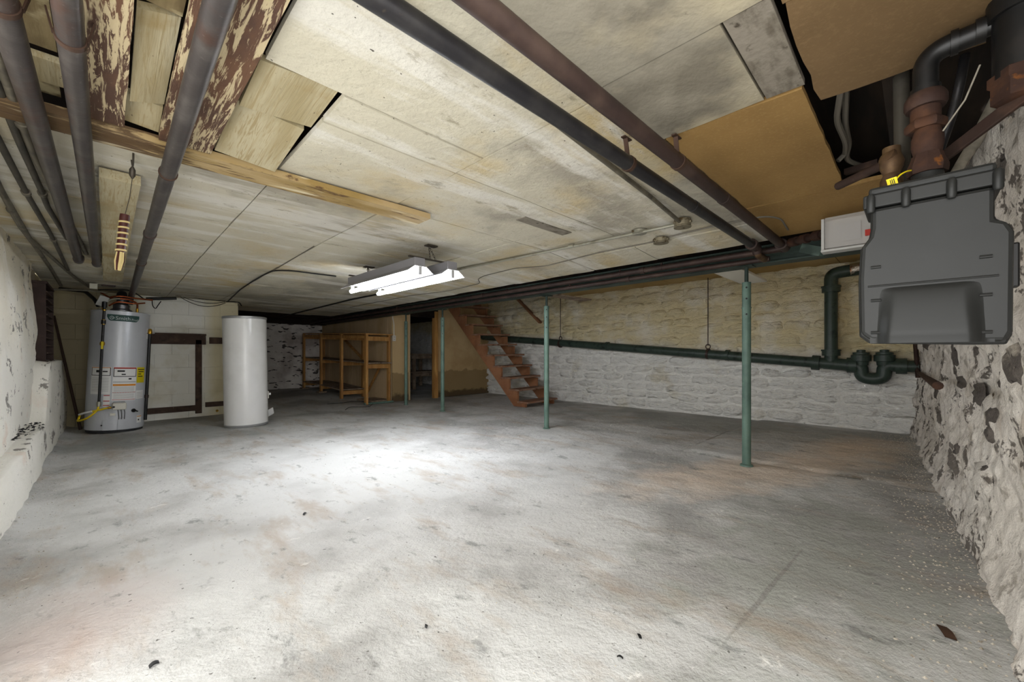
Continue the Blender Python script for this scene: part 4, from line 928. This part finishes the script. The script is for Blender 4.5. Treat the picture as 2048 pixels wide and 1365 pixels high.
# outlet with its conduit on the store front
p = at(787.5, 677, Y=7.80)
t = thing('wall_outlet', p, 'cream outlet box with white conduit on the tan panel', 'outlet')
G().bb(p.x - .035, p.x + .035, 7.77, 7.81, p.z - .06, p.z + .06).build('box', 'plastic_white', t, smooth=0, bevel=.005)
for dz in (-.025, .025):
    for s in (-.01, .01): G().bb(p.x + s - .003, p.x + s + .003, 7.768, 7.772, p.z + dz - .01, p.z + dz + .01).build('slot', 'print_black', t, smooth=0)
G().tube(fillet([V((p.x, 7.79, p.z + .06)), V((p.x, 7.79, p.z + .30)), V((p.x - .03, 7.79, p.z + .42)), V((p.x - .03, 7.79, 1.80))], .05), .010, 8).build('conduit', 'plastic_white', t)
# ---- shelf inside the store
t = thing('store_rack', (6.2, 9.9, .06), 'dark plank shelf seen through the store doorway', 'shelves')
for x, y in ((5.82, 9.55), (6.5, 9.55), (5.82, 10.3), (6.5, 10.3)):
    G().bb(x - .045, x + .045, y - .03, y + .03, zf(x, y), 1.02).build('leg', 'dusty_board', t, smooth=0)
for z0 in (.50, .98):
    for s in range(3): G().bb(5.7, 6.75, 9.5 + s * .28, 9.5 + s * .28 + .27, z0, z0 + .035).build('shelf_board', 'dusty_board', t, smooth=0)
for z0 in (.46, .94): G().bb(5.72, 6.7, 9.49, 9.52, z0 - .06, z0 + .03).build('rail', 'dusty_board', t, smooth=0)
tag(G().bb(5.93, 6.01, 8.8, 8.86, .05, 1.75).build('store_stud', 'cavity_wood', smooth=0), 'dark upright stud inside the store', 'stud')

# ---- gas meter
MX = 1.62
mp = lambda px, py: at(px, py, X=MX)
t = thing('gas_meter', at(1875, 690, X=MX + .1), 'large grey gas meter hanging by the right wall', 'gas meter')
outl = [(1716, 492), (1733, 470), (1737, 452), (1737, 412), (1996, 362), (1996, 432), (2022, 436), (2037, 456), (2034, 668), (2022, 688), (1955, 689), (1735, 687), (1714, 672), (1712, 560)]
def shell(k, x0, x1, cen=(1875, 560)):
    P = [(cen[0] + (a - cen[0]) * k, cen[1] + (b - cen[1]) * k) for a, b in outl]
    base = [mp(a, b) for a, b in P]
    return G().prism([V((x0, q.y, q.z)) for q in base], (x1 - x0, 0, 0))
shell(.955, MX, MX + .075).build('front_cover', 'meter_grey', t, smooth=0, bevel=.010)
shell(.985, MX + .05, MX + .068).build('front_flange', 'meter_grey', t, smooth=0, bevel=.004)
shell(1.0, MX + .070, MX + .088).build('rear_flange', 'meter_grey', t, smooth=0, bevel=.004)
shell(.96, MX + .085, MX + .21).build('rear_case', 'meter_grey', t, smooth=0, bevel=.012)
# bulging diaphragm pan on the lower front
A = mp(1740, 578); B = mp(1990, 684)
def pan(u, v):
    y = A.y + (B.y - A.y) * u; z = A.z + (B.z - A.z) * v
    w = .20 - .06 * sm(v); e = sm((min(u, 1 - u) - .05) / w)
    return V((MX + .0015 - .034 * e * (math.sqrt(v) * (1 - .25 * sm((v - .8) / .2))), y, z))
G().grid(pan, 40, 18).build('diaphragm_pan', 'meter_grey', t, smooth=180)
a, b = mp(1736, 574), mp(1998, 557)
G().tube([V((MX, a.y, a.z)), V((MX, b.y, a.z))], .003, 8).build('moulding', 'meter_grey', t)
# top cap with bolts and nozzle
ca, cb = mp(1728, 404), mp(2010, 349)
zt = mp(1735, 396).z
cap = [V((MX - .004, ca.y + .002, zt - .012)), V((MX - .004, cb.y, zt - .012)), V((MX + .18, cb.y, zt - .012)), V((MX + .18, ca.y + .002, zt - .012))]
G().prism([q - V((0, 0, .022)) for q in cap], (0, 0, .040)).build('cap_flange', 'meter_grey', t, smooth=0, bevel=.005)
cap2 = [V((MX + .003, ca.y - .01, zt + .006)), V((MX + .003, cb.y + .012, zt + .006)), V((MX + .17, cb.y + .012, zt + .006)), V((MX + .17, ca.y - .01, zt + .006))]
G().prism(cap2, (0, 0, .022)).build('top_cap', 'meter_grey', t, smooth=0, bevel=.008)
for px, py in ((1742, 402), (1812, 389), (1903, 371), (1996, 355)):
    q = mp(px, py)
    G().lathe(V((MX - .008, q.y, zt - .05)), [(.007, 0), (.010, .005), (.010, .046), (.006, .055)], 12).build('bolt', 'meter_grey', t)
for px, py in ((1742, 536), (1742, 602), (1742, 666), (1985, 512), (1985, 589), (1985, 664)):
    q = mp(px, py); s = 1 if px < 1800 else -1
    G().tube([V((MX - .001, q.y, q.z)), V((MX - .001, q.y - s * .022, q.z))], .0045, 8).build('rib', 'meter_grey', t)
q0 = mp(1735, 425)
NX, NY = 1.745, -.022
G().lathe((NX, NY, zt + .026), [(.046, 0), (.043, .012), (.036, .035), (.036, .05)], 28).build('nozzle', 'meter_grey', t)
G().bb(MX + .10, MX + .14, mp(2037, 560).y - .014, mp(2037, 560).y + .01, mp(2037, 565).z, mp(2037, 470).z).build('side_plate', 'black_iron', t, smooth=0, bevel=.004)
# second nozzle with bronze valve, left
# ---- rusty riser above the meter
zn = zt + .07
t = thing('meter_riser', (NX, NY, zn), 'rusty gas riser of unions and nipples on top of the meter', 'pipe')
G().lathe((NX, NY, zn), [(.044, 0), (.046, .012), (.046, .022), (.036, .05), (.034, .06)], 8).build('union_nut', 'rust', t)
G().lathe((NX, NY, zn + .055), [(.030, 0), (.036, .03), (.036, .055), (.027, .085)], 20).build('swivel', 'rust', t)
G().lathe((NX + .004, NY + .004, zn + .135), [(.043, 0), (.047, .006), (.047, .022), (.040, .03)], 6).build('union_ring', 'rust', t)
G().lathe((NX + .004, NY + .004, zn + .16), [(.034, 0), (.034, .045)], 20).build('nipple', 'rust', t)
G().lathe((NX + .004, NY + .004, zn + .2), [(.044, 0), (.048, .008), (.048, .03), (.04, .045)], 20).build('upper_collar', 'rust_dark', t)
ez = 1.905
t = thing('black_elbow_pipe', (NX, NY, ez), 'black iron pipe with elbow crossing from riser to wall stack', 'pipe')
G().tube(fillet([V((NX + .004, NY + .004, zn + .235)), V((NX + .004, NY + .004, ez)), V((NX - .0, NY - .10, ez + .006))], .055, 10), .029, 24).build('elbow', 'black_iron', t)
g = G(); ring(g, V((NX, NY - .055, ez + .003)), (0, 1, 0), .022, .034, .016); g.build('elbow_rim', 'black_iron', t); g = G(); ring(g, V((NX + .004, NY + .004, zn + .255)), (0, 0, 1), .02, .034, .016); g.build('elbow_rim', 'black_iron', t)
G().tube([V((NX, NY - .06, ez + .004)), V((NX - .01, -.2, ez + .01))], .023, 20).build('nipple', 'black_iron', t)
g = G(); ring(g, V((NX - .005, NY - .105, ez + .007)), (0, 1, 0), .02, .033, .02); g.build('tee_rim', 'black_iron', t)
SX, SY = 1.72, wy(1.72) + .10
t = thing('wall_stack', (SX, SY, 1.69), 'thick black stack with rusty hexagonal cap beside the right wall', 'pipe')
G().tube([V((SX, SY, 1.74)), V((SX, SY, 2.1))], .058, 28).build('stack', 'black_iron', t)
G().lathe((SX, SY, 1.675), [(.048, 0), (.06, .006), (.06, .05), (.066, .055), (.066, .08), (.058, .085)], 6).build('cap', 'rust', t)
g = G(); ring(g, V((SX, SY, 1.93)), (0, 0, 1), .05, .068, .05); g.build('hub', 'black_iron', t)
tag(G().bar(at(1880, 320, d=1.26), at(2056, 186, d=1.05), .012, .036, up=(0, 0, 1)).build('angle_iron', 'rust_dark', smooth=0, bevel=.003), 'rusty brown flat bar slanting up to the right wall', 'bar')
tag(G().tube([at(1998, 190, d=1.30), at(1950, 285, d=1.30), at(1903, 358, d=1.30)], [.017, .017, .012], 14).build('wrapped_rod', 'rod_white'), 'pale wrapped pipe slanting behind the rusty bar', 'pipe')
tag(G().tube([at(1960, 130, d=1.15), at(1930, 200, d=1.16), at(1886, 262, d=1.18)], .0022, 6).build('loose_wire', 'rod_white'), 'thin pale wire slanting between the riser and stack', 'wire')
tag(G().tube([V((1.98, .035, 1.60)), V((2.0, .042, 2.14))], .022, 16).build('grey_pipe', 'conduit_dark'), 'dull grey vertical pipe behind the rusty riser', 'pipe')
tag(G().tube(fillet([at(1930, 110, d=1.45), at(1920, 170, d=1.45), at(1905, 230, d=1.5), at(1880, 300, d=1.55)], .05), .014, 12).build('flexible_conduit', 'iron_dark'), 'dark flexible conduit rising between riser and stack', 'conduit')
t = thing('bronze_valve', at(1783, 385, X=1.9), 'old bronze valve standing left of the rusty riser', 'valve')
vb = at(1783, 378, X=1.9)
G().lathe(vb, [(.03, 0), (.03, .03), (.022, .05), (.03, .07), (.034, .09), (.024, .12), (.024, .14)], 14).build('body', 'old_bronze', t)
G().lathe(vb + V((0, .0, .10)), [(.012, -.03), (.028, .0), (.03, .02), (.014, .03)], 12, (-.5, .6, .4)).build('bonnet', 'old_bronze', t)
G().tube([vb + V((.0, .02, .09)), vb + V((.15, .16, .10))], .015, 10).build('stem_pipe', 'rust_dark', t)
# yellow seal tag
t = thing('seal_tag', at(1786, 376, X=1.66), 'yellow plastic seal tag with black print on the riser', 'tag')
qa = [at(1772, 360, X=1.655), at(1793, 353, X=1.655), at(1797, 368, X=1.655), at(1777, 377, X=1.655)]
G().prism(qa, (.003, 0, 0)).build('plate', 'yellow', t, smooth=0)
for k in range(3):
    c = qa[0].lerp(qa[1], .35 + k * .17).lerp(qa[3].lerp(qa[2], .35 + k * .17), .5) + V((-.0006, 0, 0)); dv = (qa[3] - qa[0]) * .3
    G().bar(c - dv, c + dv, .0018, .0006, up=(1, 0, 0)).build('print', 'print_black', t, smooth=0)
G().tube(fillet([at(1793, 358, X=1.66), at(1800, 350, X=1.67), at(1812, 343, X=1.69), at(1824, 341, X=1.72)], .02), .0022, 6).build('tail', 'yellow', t)
# ---- clear-covered box on the beam end
p = at(1697, 466, X=3.3)
t = thing('meter_box', p - V((0, 0, .1)), 'grey box with clear cover and red seal hung beside the beam', 'box')
G().bb(3.31, 3.36, p.y - .13, p.y + .13, p.z - .10, p.z + .10).build('back_plate', 'grey_plastic', t, smooth=0, bevel=.004)
G().bb(3.24, 3.31, p.y + .115, p.y + .13, p.z - .10, p.z + .10).build('side_wall', 'grey_plastic', t, smooth=0)
G().bb(3.22, 3.31, p.y - .13, p.y + .13, p.z - .115, p.z - .10).build('tray', 'grey_plastic', t, smooth=0, bevel=.004)
G().bb(3.22, 3.305, p.y - .12, p.y + .11, p.z - .095, p.z + .10).build('clear_cover', 'clear_plastic', t, smooth=0, bevel=.005)
G().bb(3.285, 3.308, p.y - .06, p.y + .06, p.z - .05, p.z + .06).build('dial_plate', 'print_grey', t, smooth=0)
G().bb(3.20, 3.222, p.y - .125, p.y - .085, p.z - .055, p.z - .02).build('seal', 'print_red', t, smooth=0, bevel=.002)
G().bar(V((3.33, p.y + .13, p.z - .09)), V((3.4, p.y + .25, p.z - .03)), .05, .06).build('bracket', 'beam_green', t, smooth=0)
t = thing('rusty_branch', V((3.55, .6, 1.83)), 'rusty pipe with fittings leading from beam to clear-covered box', 'pipe')
ra, rb = V((3.68, .72, 1.845)), V((3.42, p.y + .12, p.z + .05))
G().tube([ra, rb], .022, 14).build('pipe', 'rust_dark', t)
for k in (.25, .5, .8):
    g = G(); ring(g, ra.lerp(rb, k), rb - ra, .018, .034, .06, 14); g.build('fitting', 'rust', t)
G().lathe(rb, [(.03, -.02), (.03, .04), (.012, .05), (.012, .08), (.03, .085), (.03, .09)], 12).build('stop_valve', 'rust_dark', t)
# ---- cables seen in the ceiling hole
cable('cavity_cable', [at(1682, 180, z=2.03), at(1672, 240, z=2.03), at(1692, 285, z=2.03), at(1690, 308, z=2.03), at(1676, 322, z=2.0)], .012, 'cable_grey', 'grey cable bending in the ceiling hole, left one')
cable('cavity_cable', [at(1692, 178, z=2.06), at(1690, 250, z=2.06), at(1699, 290, z=2.06), at(1690, 320, z=2.04), at(1725, 332, z=2.04)], .012, 'cable_grey', 'grey cable bending in the ceiling hole, right one')
tag(G().bar(at(1690, 345, z=2.0), at(1756, 325, z=2.0), .03, .03).build('cavity_batten', 'rust_dark', smooth=0), 'narrow brown batten crossing the ceiling hole', 'batten')
# ---- litter on the floor
def chip(px, py, w, l, m, label, rot):
    p = at(px, py, z=.012); z = floor_fn((p.x + .62) / 7.9, (p.y + .45) / 12.4).z; p = at(px, py, z=z + .004); p.z = z + .002
    g = G(); n = 6
    def f(u, v):
        a = (u - .5) * l; b = (v - .5) * w * (1 - .25 * abs(u - .4))
        q = Matrix.Rotation(rot, 3, 'Z') @ V((a, b, 0)); return V((p.x + q.x, p.y + q.y, p.z + .006 * math.sin(u * 3) + .004 * v))
    g.grid(f, n, 2); k = len(g.v); g.v += [v + V((0, 0, .003)) for v in g.v[:k]]; g.f += [tuple(reversed([i + k for i in ff])) for ff in g.f[:]]
    return tag(g.build('litter_chip', m, smooth=180), label, 'chip', 'chips of litter on the floor')
chip(1892, 1266, .035, .075, 'old_leaf', 'brown flat chip lying on the floor near the right wall', .3)
chip(1278, 1274, .012, .022, 'black', 'small black chip on the floor right of the centre', 1.0)
chip(1240, 1317, .012, .02, 'print_black', 'small dark blue chip on the floor near the bottom edge', 2.0)
chip(308, 1331, .012, .025, 'print_black', 'small dark chip on the floor at the bottom left', .2)
chip(610, 1029, .012, .03, 'print_black', 'small dark chip on the pale floor before the tank', .6)
chip(853, 1255, .010, .012, 'black', 'round black crumb on the floor at the bottom centre', .6)
chip(1888, 1000, .012, .03, 'old_leaf', 'thin twig lying where the right wall meets the dusty floor', .9)
rs = random.Random(3)
g = G()
for i in range(2600):
    if i < 1900:
        x = 1.0 + 5.8 * rs.random() ** .8; y = wy(x) + .03 + abs(rs.gauss(0, .16))
    elif i < 2250:
        y = 2.5 + 5.3 * rs.random(); x = -.38 + abs(rs.gauss(0, .10))
    else:
        x = rs.uniform(.4, 4.5); y = rs.uniform(.2, 6)
    s = rs.uniform(.0015, .006) * (1.2 if i < 1900 else .8)
    z = floor_fn((x + .62) / 7.9, (y + .45) / 12.4).z
    a = rs.random() * 3
    c, d = math.cos(a) * s, math.sin(a) * s
    g.add([V((x + c, y + d, z)), V((x - d, y + c, z)), V((x - c, y - d, z)), V((x + d, y - c, z)), V((x, y, z + s * .9))], [(0, 1, 4), (1, 2, 4), (2, 3, 4), (3, 0, 4)])
tag(g.build('plaster_crumbs', 'crumb', smooth=0), 'fallen plaster crumbs scattered along the foot of the walls', 'rubble', kind='stuff')
g = G()
for i in range(60):
    y = 4.6 + 1.0 * rs.random(); x = -.47 + rs.gauss(0, .03); z = .372 + .008 * rs.random(); a = rs.random() * 3; w = rs.uniform(.006, .02)
    c, d = math.cos(a) * w, math.sin(a) * w
    g.add([V((x + c, y + d, z)), V((x - d * .5, y + c * .5, z)), V((x - c, y - d, z + .004)), V((x + d * .5, y - c * .5, z + .006)), V((x, y, z + .012))], [(0, 1, 4), (1, 2, 4), (2, 3, 4), (3, 0, 4)])
tag(g.build('paint_flakes', 'print_black', smooth=0), 'dark paint flakes fallen on the left wall ledge', 'flakes', kind='stuff')
